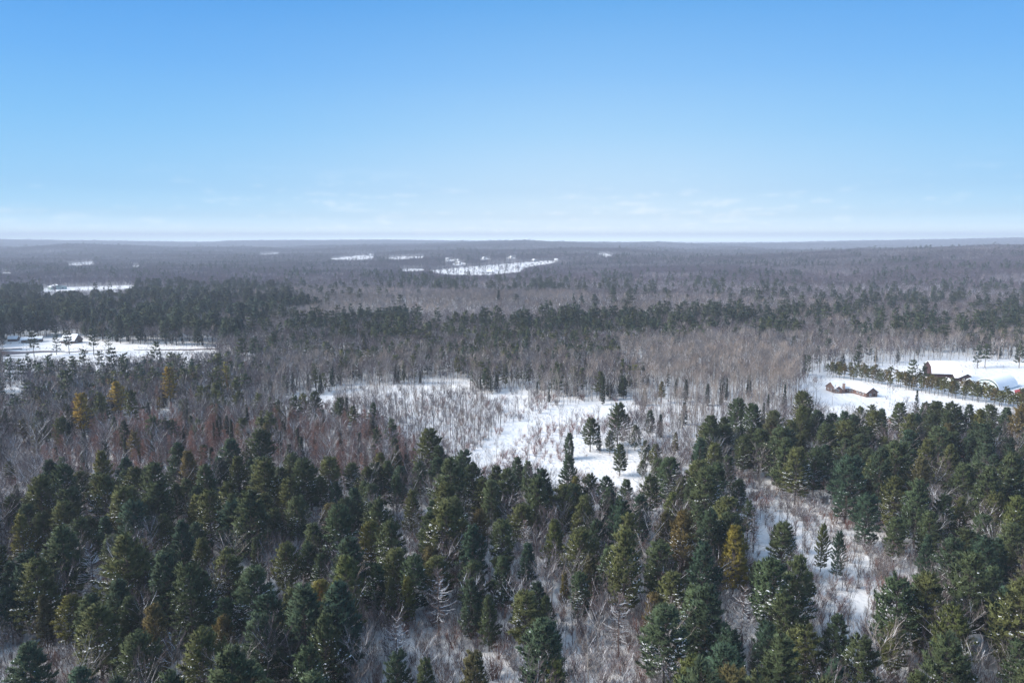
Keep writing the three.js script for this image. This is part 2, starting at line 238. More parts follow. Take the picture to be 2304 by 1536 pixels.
// pines, spruces: height 1 means 1 m; o.lod 0 near, 1 middle, 2 far
function conifer(seed, o) {
  const rnd = mulberry(seed), crown = new Build(), trunk = new Build(), snow = new Build();
  const { H, R, base, tuft = 0.8, tw = 0.3, blades = 6, per = 12, step = 0.62, green, egg = 0.6, lift = 0.5, plates = 0, snowy = 0.1, arms = 6, droop = 0 } = o;
  const lean = [(rnd() - 0.5) * 0.03, (rnd() - 0.5) * 0.03], at = (y) => [lean[0] * y, y, lean[1] * y];
  trunk.tube(at(-0.4), at(H * 0.55), H * 0.013 + 0.05, H * 0.008, BARK, o.lod ? 3 : 6); trunk.tube(at(H * 0.55), at(H * 0.97), H * 0.008, 0.03, BARK, o.lod ? 3 : 5);
  const lobes = [rnd() * 6.3, rnd() * 6.3, rnd() * 6.3];
  let y = base, w = 0;
  while (y < H - 0.25) {
    const t = (y - base) / (H - base);
    const cone = Math.pow(1 - t, 0.85) * (0.62 + 0.38 * smooth(0, 0.22, t)), oval = t > 0.32 ? Math.sqrt(Math.max(0, 1 - ((t - 0.32) / 0.72) ** 2)) : 0.72 + 0.28 * (t / 0.32);
    let r = R * lerp(cone, oval, egg);
    if (plates && w % 2 === 1) r *= 1 - plates;
    const nb = Math.max(3, Math.round(arms * (0.6 + 0.5 * r / R)));
    const a0 = rnd() * 6.3;
    for (let k = 0; k < nb; k++) {
      if (rnd() < (o.gaps || 0.06)) continue;
      const a = a0 + (k + (rnd() - 0.5) * 0.7) / nb * 6.283, L = Math.max(0.35, r * (0.72 + 0.4 * rnd()) * (1 + 0.16 * Math.sin(a * 2 + lobes[0] + t * 4) + 0.1 * Math.sin(a * 3 + lobes[1] - t * 7)));
      const rise = lift * (0.12 + 0.9 * t) - droop * (1 - t) + (rnd() - 0.5) * 0.2, dir = norm([Math.cos(a), rise, Math.sin(a)]), side = [-Math.sin(a), 0, Math.cos(a)];
      const start = at(y + (rnd() - 0.5) * step * 0.8), tone = 1 + (rnd() - 0.5) * 0.5;
      if (!o.lod || o.lod === 1 && L > 1.5) trunk.tube(start, add3(start, dir, L * 0.8), 0.035 + L * 0.008, 0.012, BARK, 3);
      const nt = Math.max(2, Math.round(per * (0.35 + 0.65 * L / R)));
      for (let m = 0; m < nt; m++) {
        const f = 0.28 + 0.72 * Math.sqrt((m + rnd()) / nt), lat = (rnd() - 0.5) * 0.7 * L * (1.15 - f) + (rnd() - 0.5) * 0.5;
        let c = add3(add3(start, dir, L * f), side, lat); c = [c[0], c[1] + f * f * L * 0.14 * lift + (rnd() - 0.5) * 0.3, c[2]];
        const out = norm([dir[0] + side[0] * lat * 0.5, 0.45 + 0.5 * t - droop, dir[2] + side[2] * lat * 0.5]);
        const col = vary(green, rnd, 0.22).map((v) => v * tone);
        for (let b = 0; b < blades; b++) {
          const d = norm([out[0] * 0.8 + (rnd() - 0.5) * 1.5, out[1] * 0.9 + (rnd() - 0.42) * 1.1 - droop * 0.7, out[2] * 0.8 + (rnd() - 0.5) * 1.5]);
          crown.blade(add3(c, d, -tuft * 0.25), d, tuft * (0.65 + 0.7 * rnd()), tw * (0.7 + 0.6 * rnd()), rnd, col, out);
        }
        if (snowy && rnd() < snowy * smooth(0.85, 0.3, t) * smooth(0, 0.8, Math.sin(a * 1.5 + lobes[2] + t * 5))) { // a pad of snow lying on the spray
          const s = tuft * (0.14 + 0.32 * rnd() * rnd()), q = rnd() * 6.3, e = [Math.cos(q) * s, 0.05, Math.sin(q) * s], g = [-e[2] * 0.55, 0.05, e[0] * 0.55], top = [c[0], c[1] + 0.22, c[2]];
          const P = [add3(top, e, 1), add3(top, g, 1), add3(top, e, -1), add3(top, g, -1)], mid = [top[0], top[1] + 0.1, top[2]];
          for (let i = 0; i < 4; i++) snow.tri(P[i], P[(i + 1) % 4], mid, SNOW, [0, 1, 0]);
        }
      }
    }
    y += step * (1 - 0.35 * t) * (plates && w % 2 === 0 ? 0.6 : 1.15); w++;
  }
  if (!o.lod && base > H * 0.18) for (let k = 0; k < 12; k++) { // dead lower branches
    const a = rnd() * 6.3, yy = H * 0.12 + rnd() * (base - H * 0.1), L = R * (0.3 + 0.5 * rnd()), d = norm([Math.cos(a), -0.1 + rnd() * 0.25, Math.sin(a)]), s = at(yy);
    trunk.tube(s, add3(s, d, L), 0.04, 0.01, [0.13, 0.11, 0.105], 3);
    if (rnd() < 0.6) { const q = add3(s, [0, 1, 0], 0.05); snow.tube(q, add3(q, d, L * 0.8), 0.035, 0.015, SNOW, 3); }
  }
  return { trunk, crown, snow, H, R };
}
// bare broadleaf crowns; o.form: 'round' or 'vase'
function bare(seed, o) {
  const rnd = mulberry(seed), trunk = new Build(), crown = new Build(), snow = new Build();
  const { H, R, fork, bark, twig, limbs = 9, subs = 4, twigs = 5, tl = 1.3, tw = 0.05, snowy = 0, spread = 0.8, thick = 0.011 } = o;
  let p = [0, -0.3, 0]; const lean = [(rnd() - 0.5) * 0.08, (rnd() - 0.5) * 0.08], S = o.lod ? 3 : 5, top = H * lerp(fork, 0.9, o.leader ?? 0.6), r0 = H * thick + 0.03;
  const pts = [p]; for (let k = 1; k <= 4; k++) pts.push([lean[0] * top * k / 4 + (rnd() - 0.5) * 0.25, top * k / 4, lean[1] * top * k / 4 + (rnd() - 0.5) * 0.25]);
  const radius = (y) => Math.max(0.02, r0 * (1 - 0.85 * y / (top + 0.5))), stem = (y) => { const f = clamp(y / top) * 4, i = Math.min(3, Math.floor(f)), t = f - i; return [0, 1, 2].map((k) => lerp(pts[i][k], pts[i + 1][k], t)); };
  if (o.lod === 2) trunk.tube(pts[0], pts[4], r0, 0.03, bark, 3); else for (let k = 0; k < 4; k++) trunk.tube(pts[k], pts[k + 1], radius(pts[k][1]), radius(pts[k + 1][1]), bark, S);
  for (let i = 0; i < limbs; i++) {
    const f = (i + rnd()) / limbs, y = H * lerp(fork, o.leader === 0 ? fork * 1.02 : 0.86, f), s = stem(Math.min(y, top)), a = i * 2.4 + rnd() * 1.2;
    const up = o.form === 'vase' ? 1.5 + rnd() * 1.2 : 0.35 + f * 1.1 + rnd() * 0.5, d = norm([Math.cos(a) * spread, up, Math.sin(a) * spread]);
    const reach = Math.min(R * (0.7 + 0.5 * rnd()) / Math.max(0.25, Math.hypot(d[0], d[2])), (H - s[1]) / Math.max(0.2, d[1]) * (0.9 + rnd() * 0.15));
    const bend = norm([d[0] + (rnd() - 0.5) * 0.4, d[1] + 0.2, d[2] + (rnd() - 0.5) * 0.4]), m = add3(s, d, reach * 0.5), e = add3(m, bend, reach * 0.5), lr = Math.max(0.022, radius(s[1]) * 0.55);
    trunk.tube(s, m, lr, lr * 0.6, bark, 3); trunk.tube(m, e, lr * 0.6, 0.01, bark, 3);
    if (rnd() < snowy) { const q = [0, lr * 0.9, 0]; snow.tube(add3(s, q, 1), add3(m, q, 1), lr * 0.9, lr * 0.75, SNOW, 3); snow.tube(add3(m, q, 1), add3(e, q, 0.8), lr * 0.75, 0.02, SNOW, 3); }
    for (let j = 0; j < subs; j++) {
      const g = 0.25 + 0.7 * (j + rnd()) / subs, b = g < 0.5 ? add3(s, d, reach * g) : add3(m, bend, reach * (g - 0.5)), sd = norm([d[0] * 0.8 + (rnd() - 0.5) * 1.5, d[1] * 0.6 + 0.25 + rnd() * 0.4, d[2] * 0.8 + (rnd() - 0.5) * 1.5]), sl = reach * (0.25 + 0.3 * rnd());
      crown.blade(b, sd, sl, tw * 1.7, rnd, vary(bark.map((v, k) => (v + twig[k]) / 2), rnd, 0.15), null);
      if (rnd() < snowy * 0.7) snow.blade(add3(b, [0, 1, 0], 0.04), sd, sl * 0.9, tw * 1.5, rnd, SNOW, null);
      for (let k = 0; k < twigs; k++) {
        const q = add3(b, sd, sl * (0.25 + 0.75 * rnd())), td = norm([sd[0] * 0.7 + (rnd() - 0.5) * 1.3, sd[1] * 0.7 + 0.35 * rnd() + 0.1, sd[2] * 0.7 + (rnd() - 0.5) * 1.3]);
        crown.blade(q, td, tl * (0.6 + 0.8 * rnd()), tw, rnd, vary(twig, rnd, 0.2), null);
      }
    }
  }
  return { trunk, crown, snow, H, R };
}
// larch in winter: a bare cone of fine rusty twigs
function larch(seed, o) {
  const rnd = mulberry(seed), trunk = new Build(), crown = new Build(), snow = new Build(), { H, R, twig } = o;
  trunk.tube([0, -0.3, 0], [0, H, 0], H * 0.012, 0.02, [0.12, 0.085, 0.075], 4);
  for (let y = H * 0.14; y < H * 0.98; y += o.step) {
    const t = y / H, r = R * Math.pow(1 - t, 0.75) * smooth(0, 0.3, t + 0.1), nb = o.arms;
    for (let k = 0; k < nb; k++) {
      const a = rnd() * 6.3, L = r * (0.6 + 0.5 * rnd()) + 0.2, d = norm([Math.cos(a), 0.05 + 0.5 * t + (rnd() - 0.5) * 0.25, Math.sin(a)]), s = [0, y + (rnd() - 0.5) * o.step, 0];
      crown.blade(s, d, L, o.tw * 1.4, rnd, vary(twig, rnd, 0.2), null);
      for (let m = 0; m < o.per; m++) { const f = 0.25 + 0.75 * rnd(), q = add3(s, d, L * f), td = norm([d[0] * 0.6 + (rnd() - 0.5) * 1.4, (rnd() - 0.35) * 0.9, d[2] * 0.6 + (rnd() - 0.5) * 1.4]); crown.blade(q, td, o.tl * (0.6 + 0.7 * rnd()), o.tw, rnd, vary(twig, rnd, 0.25), null); }
    }
  }
  return { trunk, crown, snow, H, R };
}
// a dead pine: whorls of long bare branches with snow along their tops
function deadPine(seed, o) {
  const rnd = mulberry(seed), trunk = new Build(), crown = new Build(), snow = new Build(), { H, R } = o, bark = [0.15, 0.115, 0.105];
  trunk.tube([0, -0.3, 0], [0.1, H * 0.5, 0], H * 0.015, H * 0.011, bark, 6); trunk.tube([0.1, H * 0.5, 0], [0, H, 0.1], H * 0.011, 0.03, bark, 5);
  for (let y = H * 0.16; y < H * 0.98; y += 0.3) {
    const t = y / H, r = R * (0.75 + 0.25 * Math.sin(y * 2.1 + seed)) * Math.pow(clamp((1 - t) * 1.35), 0.5) * smooth(0, 0.3, t);
    for (let k = 0; k < 4; k++) {
      if (rnd() < 0.2) continue;
      const a = rnd() * 6.3, L = r * (0.45 + 0.8 * rnd()) + 0.3, d = norm([Math.cos(a), -0.15 + 0.75 * t * t + (rnd() - 0.5) * 0.3, Math.sin(a)]), d2 = norm([d[0] + (rnd() - 0.5) * 0.5, d[1] + 0.15 + 0.5 * t, d[2] + (rnd() - 0.5) * 0.5]), s = [0.05, y + (rnd() - 0.5) * 0.4, 0], m = add3(s, d, L * 0.55), e = add3(m, d2, L * 0.5);
      trunk.tube(s, m, 0.06, 0.04, bark, 3); trunk.tube(m, e, 0.04, 0.012, bark, 3);
      const white = rnd() < o.snowy * smooth(1, 0.6, t), q = [0, 0.045, 0];
      if (white) { snow.tube(add3(s, q, 1), add3(m, q, 1), 0.035, 0.045, SNOW, 3); if (rnd() < 0.7) snow.tube(add3(m, q, 1), add3(e, q, 0.6), 0.045, 0.015, SNOW, 3); }
      for (let j = 0; j < 9; j++) { const f = 0.25 + 0.75 * rnd(), p = f < 0.55 ? add3(s, d, L * f) : add3(m, d2, L * (f - 0.55)), td = norm([d[0] * 0.8 + (rnd() - 0.5) * 1.6, 0.1 + rnd() * 0.7, d[2] * 0.8 + (rnd() - 0.5) * 1.6]), l = 0.5 + rnd() * 0.8; crown.blade(p, td, l, 0.05, rnd, vary([0.2, 0.15, 0.14], rnd, 0.2), null); if (white && rnd() < 0.4) snow.blade(add3(p, [0, 1, 0], 0.03), td, l * 0.8, 0.06, rnd, SNOW, null); }
    }
  }
  return { trunk, crown, snow, H, R };
}
function shrub(seed, o) {
  const rnd = mulberry(seed), trunk = new Build(), crown = new Build(), snow = new Build(), { H, R, twig } = o;
  for (let k = 0; k < o.stems; k++) {
    const a = rnd() * 6.3, s = [(rnd() - 0.5) * R * 0.5, -0.15, (rnd() - 0.5) * R * 0.5], L = H * (0.6 + 0.45 * rnd()), d = norm([Math.cos(a) * R / H * 0.8, 1, Math.sin(a) * R / H * 0.8]);
    (k < 6 ? trunk : crown).tube(s, add3(s, d, L), o.tw * 0.8, 0.008, vary(twig.map((v) => v * 0.8), rnd, 0.15), 3);
    for (let j = 0; j < o.per; j++) { const q = add3(s, d, L * (0.3 + 0.7 * rnd())), td = norm([d[0] + (rnd() - 0.5) * 1.3, 0.5 + rnd() * 0.6, d[2] + (rnd() - 0.5) * 1.3]); crown.blade(q, td, H * 0.28 * (0.5 + rnd()), o.tw, rnd, vary(twig, rnd, 0.22), null); if (rnd() < (o.snowy || 0)) snow.blade(add3(q, [0, 1, 0], 0.03), td, H * 0.2, o.tw * 1.6, rnd, SNOW, null); }
  }
  return { trunk, crown, snow, H, R };
}

const PINE = [0.07, 0.088, 0.04], TEAL = [0.049, 0.076, 0.045], SPRUCE = [0.026, 0.04, 0.027];
const RUST = [0.21, 0.105, 0.08], PURPLE = [0.105, 0.082, 0.09], GREY = [0.18, 0.163, 0.162], TAN = [0.26, 0.21, 0.18], PALE = [0.38, 0.35, 0.32];
// kinds[species] = { name, category, lods: [[variant, ...], ...] }
const five = (n, f) => Array.from({ length: n }, (_, i) => f(i));
const KINDS = {
  P: { name: 'pine_tree', category: 'pine tree', lods: [
    five(8, (i) => conifer(100 + i, { H: 17, R: 4.3 + (i % 3) * 0.45, base: 1.8 + (i % 4) * 0.7, per: 17, tuft: 0.85, tw: 0.26, green: i % 2 ? PINE : TEAL, egg: 0.35 + 0.1 * (i % 5), snowy: [0.14, 0.5, 0.16, 1, 0.3, 0.75, 0.16, 0.45][i], gaps: 0.05 + 0.03 * (i % 3), lift: 0.55 + 0.1 * (i % 3) })),
    five(4, (i) => conifer(140 + i, { H: 17, R: 4 + (i % 2) * 0.5, base: 3.6 + i * 0.6, green: i % 2 ? PINE : TEAL, egg: 0.4 + 0.12 * i, lod: 1, per: 7, blades: 4, step: 1.0, arms: 6, tuft: 1.4, tw: 0.62, snowy: 0.06 })),
    five(3, (i) => conifer(160 + i, { H: 17, R: 4.2, base: 4.5 + i, green: TEAL, egg: 0.45 + 0.15 * i, lod: 2, per: 3, blades: 2, step: 2.1, arms: 4, tuft: 2.4, tw: 1.3, snowy: 0 }))] },
  O: { name: 'pine_tree', category: 'pine tree', lods: [
    five(5, (i) => conifer(200 + i, { H: 14, R: 3.3 + (i % 2) * 0.5, base: 3 + (i % 3) * 1.2, green: PINE, egg: 0.1 + 0.12 * i, plates: 0.45, gaps: 0.16, lift: 0.3, per: 11, blades: 6, step: 0.8, snowy: 0.05, tuft: 0.75 })),
    five(3, (i) => conifer(220 + i, { H: 14, R: 3.3, base: 3.5 + i, green: i ? PINE : TEAL, egg: 0.15 + 0.15 * i, plates: 0.4, gaps: 0.15, lift: 0.3, lod: 1, per: 5, blades: 4, step: 1.15, arms: 5, tuft: 1.2, tw: 0.5, snowy: 0.03 })),
    five(3, (i) => conifer(240 + i, { H: 14, R: 3.1, base: 3 + i, green: TEAL, egg: 0.2, lod: 2, per: 3, blades: 2, step: 1.9, arms: 4, tuft: 2, tw: 1.1, snowy: 0 }))] },
  Q: { name: 'pine_tree', category: 'pine tree', lods: [five(4, (i) => conifer(260 + i, { H: 8, R: 2.3 + 0.2 * (i % 2), base: 2.6 + 0.3 * i, green: PINE, egg: 0.75, plates: 0.3, gaps: 0.14, lift: 0.35, per: 9, blades: 6, step: 0.7, arms: 5, snowy: 0.3, tuft: 0.62, tw: 0.26 }))] },
  S: { name: 'spruce_tree', category: 'spruce tree', lods: [
    five(3, (i) => conifer(300 + i, { H: 11, R: 1.5 + 0.3 * i, base: 0.6 + 0.3 * i, green: SPRUCE, egg: 0, lift: 0.1, droop: 0.3, per: 7, blades: 5, step: 0.42, arms: 6, tuft: 0.55, tw: 0.24, snowy: 0.04 })),
    five(3, (i) => conifer(320 + i, { H: 11, R: 1.6 + 0.3 * i, base: 0.8, green: SPRUCE, egg: 0, lift: 0.1, droop: 0.3, lod: 1, per: 4, blades: 3, step: 0.8, arms: 4, tuft: 0.9, tw: 0.45, snowy: i === 1 ? 0.2 : 0.04 })),
    five(2, (i) => conifer(340 + i, { H: 11, R: 1.6, base: 0.8, green: SPRUCE, egg: 0.1, lift: 0.1, droop: 0.3, lod: 2, per: 2, blades: 2, step: 1.5, arms: 3, tuft: 1.5, tw: 0.9, snowy: 0 }))] },
  L: { name: 'larch_tree', category: 'larch tree', lods: [
    five(4, (i) => larch(400 + i, { H: 12, R: 2.2 + 0.2 * i, twig: RUST, step: 0.3, arms: 4, per: 9, tl: 0.6, tw: 0.055 })),
    five(2, (i) => larch(420 + i, { H: 12, R: 2.3, twig: RUST, step: 0.55, arms: 4, per: 5, tl: 0.8, tw: 0.1 })),
    five(1, (i) => larch(440 + i, { H: 12, R: 2.4, twig: RUST, step: 1.3, arms: 3, per: 3, tl: 1.4, tw: 0.25 }))] },
  B: { name: 'bare_tree', category: 'bare tree', lods: [
    five(5, (i) => bare(500 + i, { H: 13, R: 3.2 + 0.4 * (i % 3), fork: 0.3 + 0.05 * i, bark: i % 2 ? PALE : GREY, twig: i % 2 ? GREY : PURPLE, limbs: 12, subs: 5, twigs: 6, snowy: i > 2 ? 0.5 : 0.15, tl: 1.2, tw: 0.045 })),
    five(5, (i) => bare(520 + i, { H: 13, R: 3.2 + 0.4 * (i % 3), fork: 0.32 + 0.05 * i, bark: [GREY, PALE, GREY, PALE, GREY][i], twig: [PURPLE, GREY, PURPLE, PURPLE, GREY][i], limbs: 9, subs: 4, twigs: 5, lod: 1, tl: 1.4, tw: 0.085, snowy: i === 1 ? 0.4 : 0.08 })),
    five(3, (i) => bare(540 + i, { H: 13, R: 3.6, fork: 0.35, bark: GREY, twig: PURPLE, limbs: 7, subs: 3, twigs: 3, lod: 2, tl: 2.2, tw: 0.24, thick: 0.013 }))] },
  A: { name: 'aspen_tree', category: 'aspen tree', lods: [
    five(3, (i) => bare(600 + i, { H: 16, R: 2.2, fork: 0.5, form: 'vase', bark: PALE, twig: TAN, limbs: 10, subs: 4, twigs: 5, spread: 0.6, tl: 1, tw: 0.045, thick: 0.008 })),
    five(4, (i) => bare(620 + i, { H: 16, R: 2 + 0.3 * i, fork: 0.45 + 0.04 * i, form: 'vase', bark: i % 2 ? PALE : GREY, twig: i % 2 ? TAN : GREY, limbs: 8, subs: 3, twigs: 5, lod: 1, spread: 0.6, tl: 1.3, tw: 0.075, thick: 0.008 })),
    five(2, (i) => bare(640 + i, { H: 16, R: 2.5, fork: 0.45, form: 'vase', bark: PALE, twig: GREY, limbs: 6, subs: 3, twigs: 3, lod: 2, spread: 0.6, tl: 2, tw: 0.22, thick: 0.012 }))] },
  Y: { name: 'young_tree', category: 'young tree', lods: [
    five(4, (i) => bare(700 + i, { H: 9, R: 0.9 + 0.2 * i, fork: 0.3, form: 'vase', bark: GREY.map((v) => v * 0.72), twig: [GREY, TAN, PURPLE, GREY][i].map((v) => v * 0.9), limbs: 10, subs: 2, twigs: 5, spread: 0.7, tl: 0.7, tw: 0.042, thick: 0.008 })),
    five(3, (i) => bare(720 + i, { H: 9, R: 1 + 0.2 * i, fork: 0.3, form: 'vase', bark: GREY.map((v) => v * 0.72), twig: [GREY, TAN, PURPLE][i], limbs: 7, subs: 2, twigs: 3, lod: 1, spread: 0.7, tl: 0.8, tw: 0.055, thick: 0.007 })),
    five(1, (i) => bare(740 + i, { H: 9, R: 1.4, fork: 0.3, form: 'vase', bark: GREY, twig: PURPLE, limbs: 5, subs: 2, twigs: 2, lod: 2, spread: 0.7, tl: 1.2, tw: 0.15, thick: 0.01 }))] },
  R: { name: 'red_shrub', category: 'shrub', lods: [
    five(3, (i) => shrub(800 + i, { H: 2.8, R: 1.7, twig: [0.2, 0.085, 0.075], stems: 18, per: 11, tw: 0.032 })), five(2, (i) => shrub(820 + i, { H: 2.8, R: 1.7, twig: [0.2, 0.085, 0.075], stems: 14, per: 6, tw: 0.06 })), five(1, () => shrub(840, { H: 2.8, R: 1.7, twig: RUST, stems: 10, per: 3, tw: 0.12 }))] },
  G: { name: 'grey_shrub', category: 'shrub', lods: [
    five(6, (i) => shrub(900 + i, { H: 4, R: 1.9 + 0.2 * (i % 3), twig: [[0.2, 0.16, 0.15], [0.14, 0.105, 0.105], [0.16, 0.13, 0.13], [0.22, 0.105, 0.08], [0.14, 0.1, 0.095], [0.18, 0.12, 0.1]][i], stems: 18, per: 13, tw: 0.04, snowy: [0.2, 0.1, 0.8, 0.05, 0.3, 0.12][i] })), five(2, (i) => shrub(920 + i, { H: 4, R: 1.9, twig: PURPLE, stems: 12, per: 7, tw: 0.06, snowy: 0.25 })), five(1, () => shrub(940, { H: 4, R: 1.9, twig: PURPLE, stems: 8, per: 4, tw: 0.14 }))] },
  D: { name: 'dead_tree', category: 'dead tree', lods: [five(3, (i) => deadPine(960 + i, { H: 15, R: 4.2, snowy: [0.95, 0.75, 0.4][i] }))] },
};
const finish = (v) => { // geometries of the parts, and one of the whole for the mass of trees beyond
  v.geos = { trunk: v.trunk.geo() };
  if (!v.crown.empty) v.geos.crown = v.crown.geo();
  if (!v.snow.empty) v.geos.snow = v.snow.geo();
  v.whole = mergeGeometries(Object.values(v.geos));
};
for (const k of Object.values(KINDS)) k.lods.flat().forEach(finish);

// ---------------------------------------------------------------- where every tree stands
const trees = []; // { sp, x, z, h, w (width factor), turn, tone, hero, area }
// pines, spruces and snags read off the photograph: [x, y of the tip, width in px, tone]; d dark, t blue-green, o olive, y yellow-olive, Y golden, b brown, s snowy
const HERO_PINES = `26 1116 34 t|182 1061 52 o|215 1066 45 d|281 1058 48 t|324 1056 46 t|534 1030 62 o|568 1035 46 t|440 1118 58 y|393 1090 42 t|417 1080 44 d|250 1080 52 o|43 1164 75 y|95 1155 65 d|197 1164 50 o|235 1165 60 t|335 1118 60 d|365 1160 65 o|313 1218 68 b|437 1180 56 d|247 1205 52 d|118 1225 60 t|450 1215 76 o|423 1280 118 o|265 1307 90 d|570 1278 108 s|640 1225 76 o|575 1212 46 d|517 1135 76 t|617 1147 60 d|665 1120 70 d|743 1133 46 b|630 1055 60 t|720 1074 50 d|753 1085 42 t|153 1345 78 y|93 1340 56 b|20 1265 60 t|15 1325 62 d|62 1452 112 d|290 1345 62 o|450 1425 130 o|500 1390 80 b|653 1330 86 o|727 1390 122 d|720 1250 52 s|690 1225 60 t|717 1310 60 Y|793 1042 46 d|845 1045 42 o|873 1038 34 t|901 1050 42 t|945 1042 55 t|985 1033 55 d|1035 1030 60 t|1065 1050 70 o|1118 1050 60 d|1165 1030 50 d|1188 1038 50 o|1105 1085 70 o|1208 1075 85 o|1280 1028 60 d|1295 1073 46 Y|1288 1092 60 t|1331 1068 32 s|1365 1074 28 t|1408 1080 32 t|1480 1032 42 d|1465 1072 60 d|1370 1100 66 d|1440 1115 70 t|1515 1110 56 y|925 1107 60 o|818 1085 55 t|975 1125 60 t|890 1070 46 t|833 1135 46 t|778 1125 50 o|968 1160 80 o|832 1175 70 y|1038 1172 66 y|1078 1148 50 b|1128 1172 80 d|1248 1170 72 y|1308 1135 60 o|1345 1175 60 d|1418 1160 85 o|1408 1198 118 o|1500 1155 60 b|1188 1225 60 t|1128 1255 76 t|1058 1305 82 d|878 1300 46 o|915 1300 46 y|1308 1290 60 t|1208 1310 60 s|1230 1345 52 o|1225 1400 136 d|1518 1290 80 o|1500 1365 126 s|891 1474 76 d|958 1487 70 d|1250 1490 86 y|1100 1340 60 o|1556 1077 60 o|1663 1080 46 t|1570 1140 60 o|1596 1157 90 d|1626 1130 50 d|1656 1184 95 Y|1763 1177 76 d|1800 1257 110 d|1713 1267 60 t|1770 1340 108 d|1763 1434 130 o|1853 1184 36 y|1889 1200 32 t|2019 1167 60 o|2089 1204 46 t|2096 1154 70 o|1953 1117 70 t|2070 1084 90 t|2150 1217 90 d|2190 1244 128 o|2280 1184 90 d|2023 1300 120 t|2270 1324 100 t|2016 1404 72 o|1936 1437 108 d|2130 1444 146 o|1886 1384 80 d|2220 1160 60 t|2280 1054 80 d|1633 956 55 d|1666 960 32 t|1692 963 42 d|1737 946 55 b|1608 998 60 o|1577 987 50 t|1674 981 55 d|1769 987 70 o|1800 977 50 o|1840 925 50 d|1873 932 46 t|1926 939 46 d|1964 912 32 d|1974 925 55 o|2027 907 46 d|2051 935 60 o|2104 904 55 d|2100 932 42 t|2184 911 42 d|2227 911 46 d|2268 918 46 d|2160 922 36 t|1796 1008 76 o|1859 1001 55 t|1890 1050 46 t|1936 980 55 o|1985 1012 85 d|2048 970 66 t|2145 973 60 d|2184 980 60 t|2142 1005 70 o|2233 949 42 d|2278 1022 98 d|1535 1078 50 o|2166 1123 60 o|2065 1106 70 t`;
const HERO_OPEN = `1521 971 28 y|792 911 36 o|180 884 56 Y|378 827 52 Y|508 816 38 Y|260 858 46 Y|221 884 46 o|292 876 56 o|357 892 22 Y|107 798 36 d|62 797 30 d|42 806 30 d|15 800 36 d|186 784 36 d|247 780 36 d|276 795 40 d|161 800 30 d|221 788 26 d|350 768 42 d|146 830 46 d|417 803 22 d|47 942 36 b|18 1038 30 o|88 890 26 b|1490 858 26 b|818 760 18 Y|2057 808 34 d|2082 818 30 d|2205 770 30 d|2222 772 28 d|2300 770 30 b|1932 790 24 d|205 738 32 d|150 742 28 d|122 748 26 d|70 745 30 d|542 760 38 d|565 768 30 d|240 742 26 d`;
const HERO_BUSHY = `1329 942 48 d|1391 911 58 o|1282 974 38 d|1430 958 36 o|1464 924 38 d|1454 992 34 d|1396 1000 46 o|1373 974 30 d|1446 1036 28 d|707 882 38 o|756 906 30 o|1475 1000 40 o`;
const HERO_SPRUCE = `555 913 18|279 988 18|236 996 17|359 1006 14|419 920 13|411 955 15|341 973 18|495 936 10|518 942 15|808 973 16|690 1015 10|1358 846 15|1637 850 12|1505 825 10|1720 904 16|1768 862 15|1730 886 11|1122 652 18|2065 875 19|480 948 13|310 1000 12|640 950 10|590 1010 9|1272 1284 34`;
const HERO_DEAD = `200 1225 80|985 1280 84|890 1385 86|1395 1334 80|1700 1148 52|1676 1317 76|1180 1170 44|2050 985 40`;
const parse = (s) => s.split('|').map((e) => e.split(' ').map((v, i) => i === 3 ? v : +v));
function hero(sp, X, Y, w, tone, ratio, hMin, hMax) {
  let h = (hMin + hMax) / 2, g;
  for (let i = 0; i < 4; i++) { g = groundAt(X, Y, h); if (!g) return; const dist = project(g[0], h, g[1])[2]; h = clamp(w / FOCAL * dist * ratio, hMin, hMax); }
  const wide = w / FOCAL * project(g[0], h, g[1])[2];
  trees.push({ sp, x: g[0], z: g[1], h, wide, tone, hero: true });
}
for (const [X, Y, w, t] of parse(HERO_PINES)) hero('P', X, Y, w, t, 1.75, 11, 20);
for (const [X, Y, w, t] of parse(HERO_OPEN)) hero('O', X, Y, w, t, 1.95, 7, 19);
for (const [X, Y, w, t] of parse(HERO_BUSHY)) hero('P', X, Y, w, t, 1.6, 6, 16);
for (const [X, Y, w] of parse(HERO_SPRUCE)) hero('S', X, Y, w, X === 1272 ? 'Y' : 'd', X === 1272 ? 2.3 : 4.4, 4.5, 22);
for (const [X, Y, w] of parse(HERO_DEAD)) hero('D', X, Y, w * 1.15, 's', 1.7, 9, 17);
// the two planted rows by the house
{
  const line = [[1862, 848], [1910, 853], [1960, 861], [2010, 870], [2050, 878], [2100, 888], [2150, 897], [2200, 905], [2250, 914], [2310, 925]], rnd = mulberry(77);
  for (const [off, n, from] of [[0, 44, 0], [-9, 40, 0.02]]) for (let i = 0; i < n; i++) {
    const X = lerp(lerp(1862, 2310, from), 2310, (i + (rnd() - 0.5) * 0.8) / (n - 1)), Y = ramp(line, X) + off + (rnd() - 0.5) * 2, g = groundAt(X, Y);
    if (rnd() < 0.07) continue;
    trees.push({ sp: 'Q', x: g[0], z: g[1], h: 6 + rnd() * 2.6, wide: 3.9 + rnd() * 1.9, tone: rnd() < 0.25 ? 'y' : rnd() < 0.4 ? 'b' : 'o', hero: true, row: true, area: 'the planted rows by the house' });
  }
}
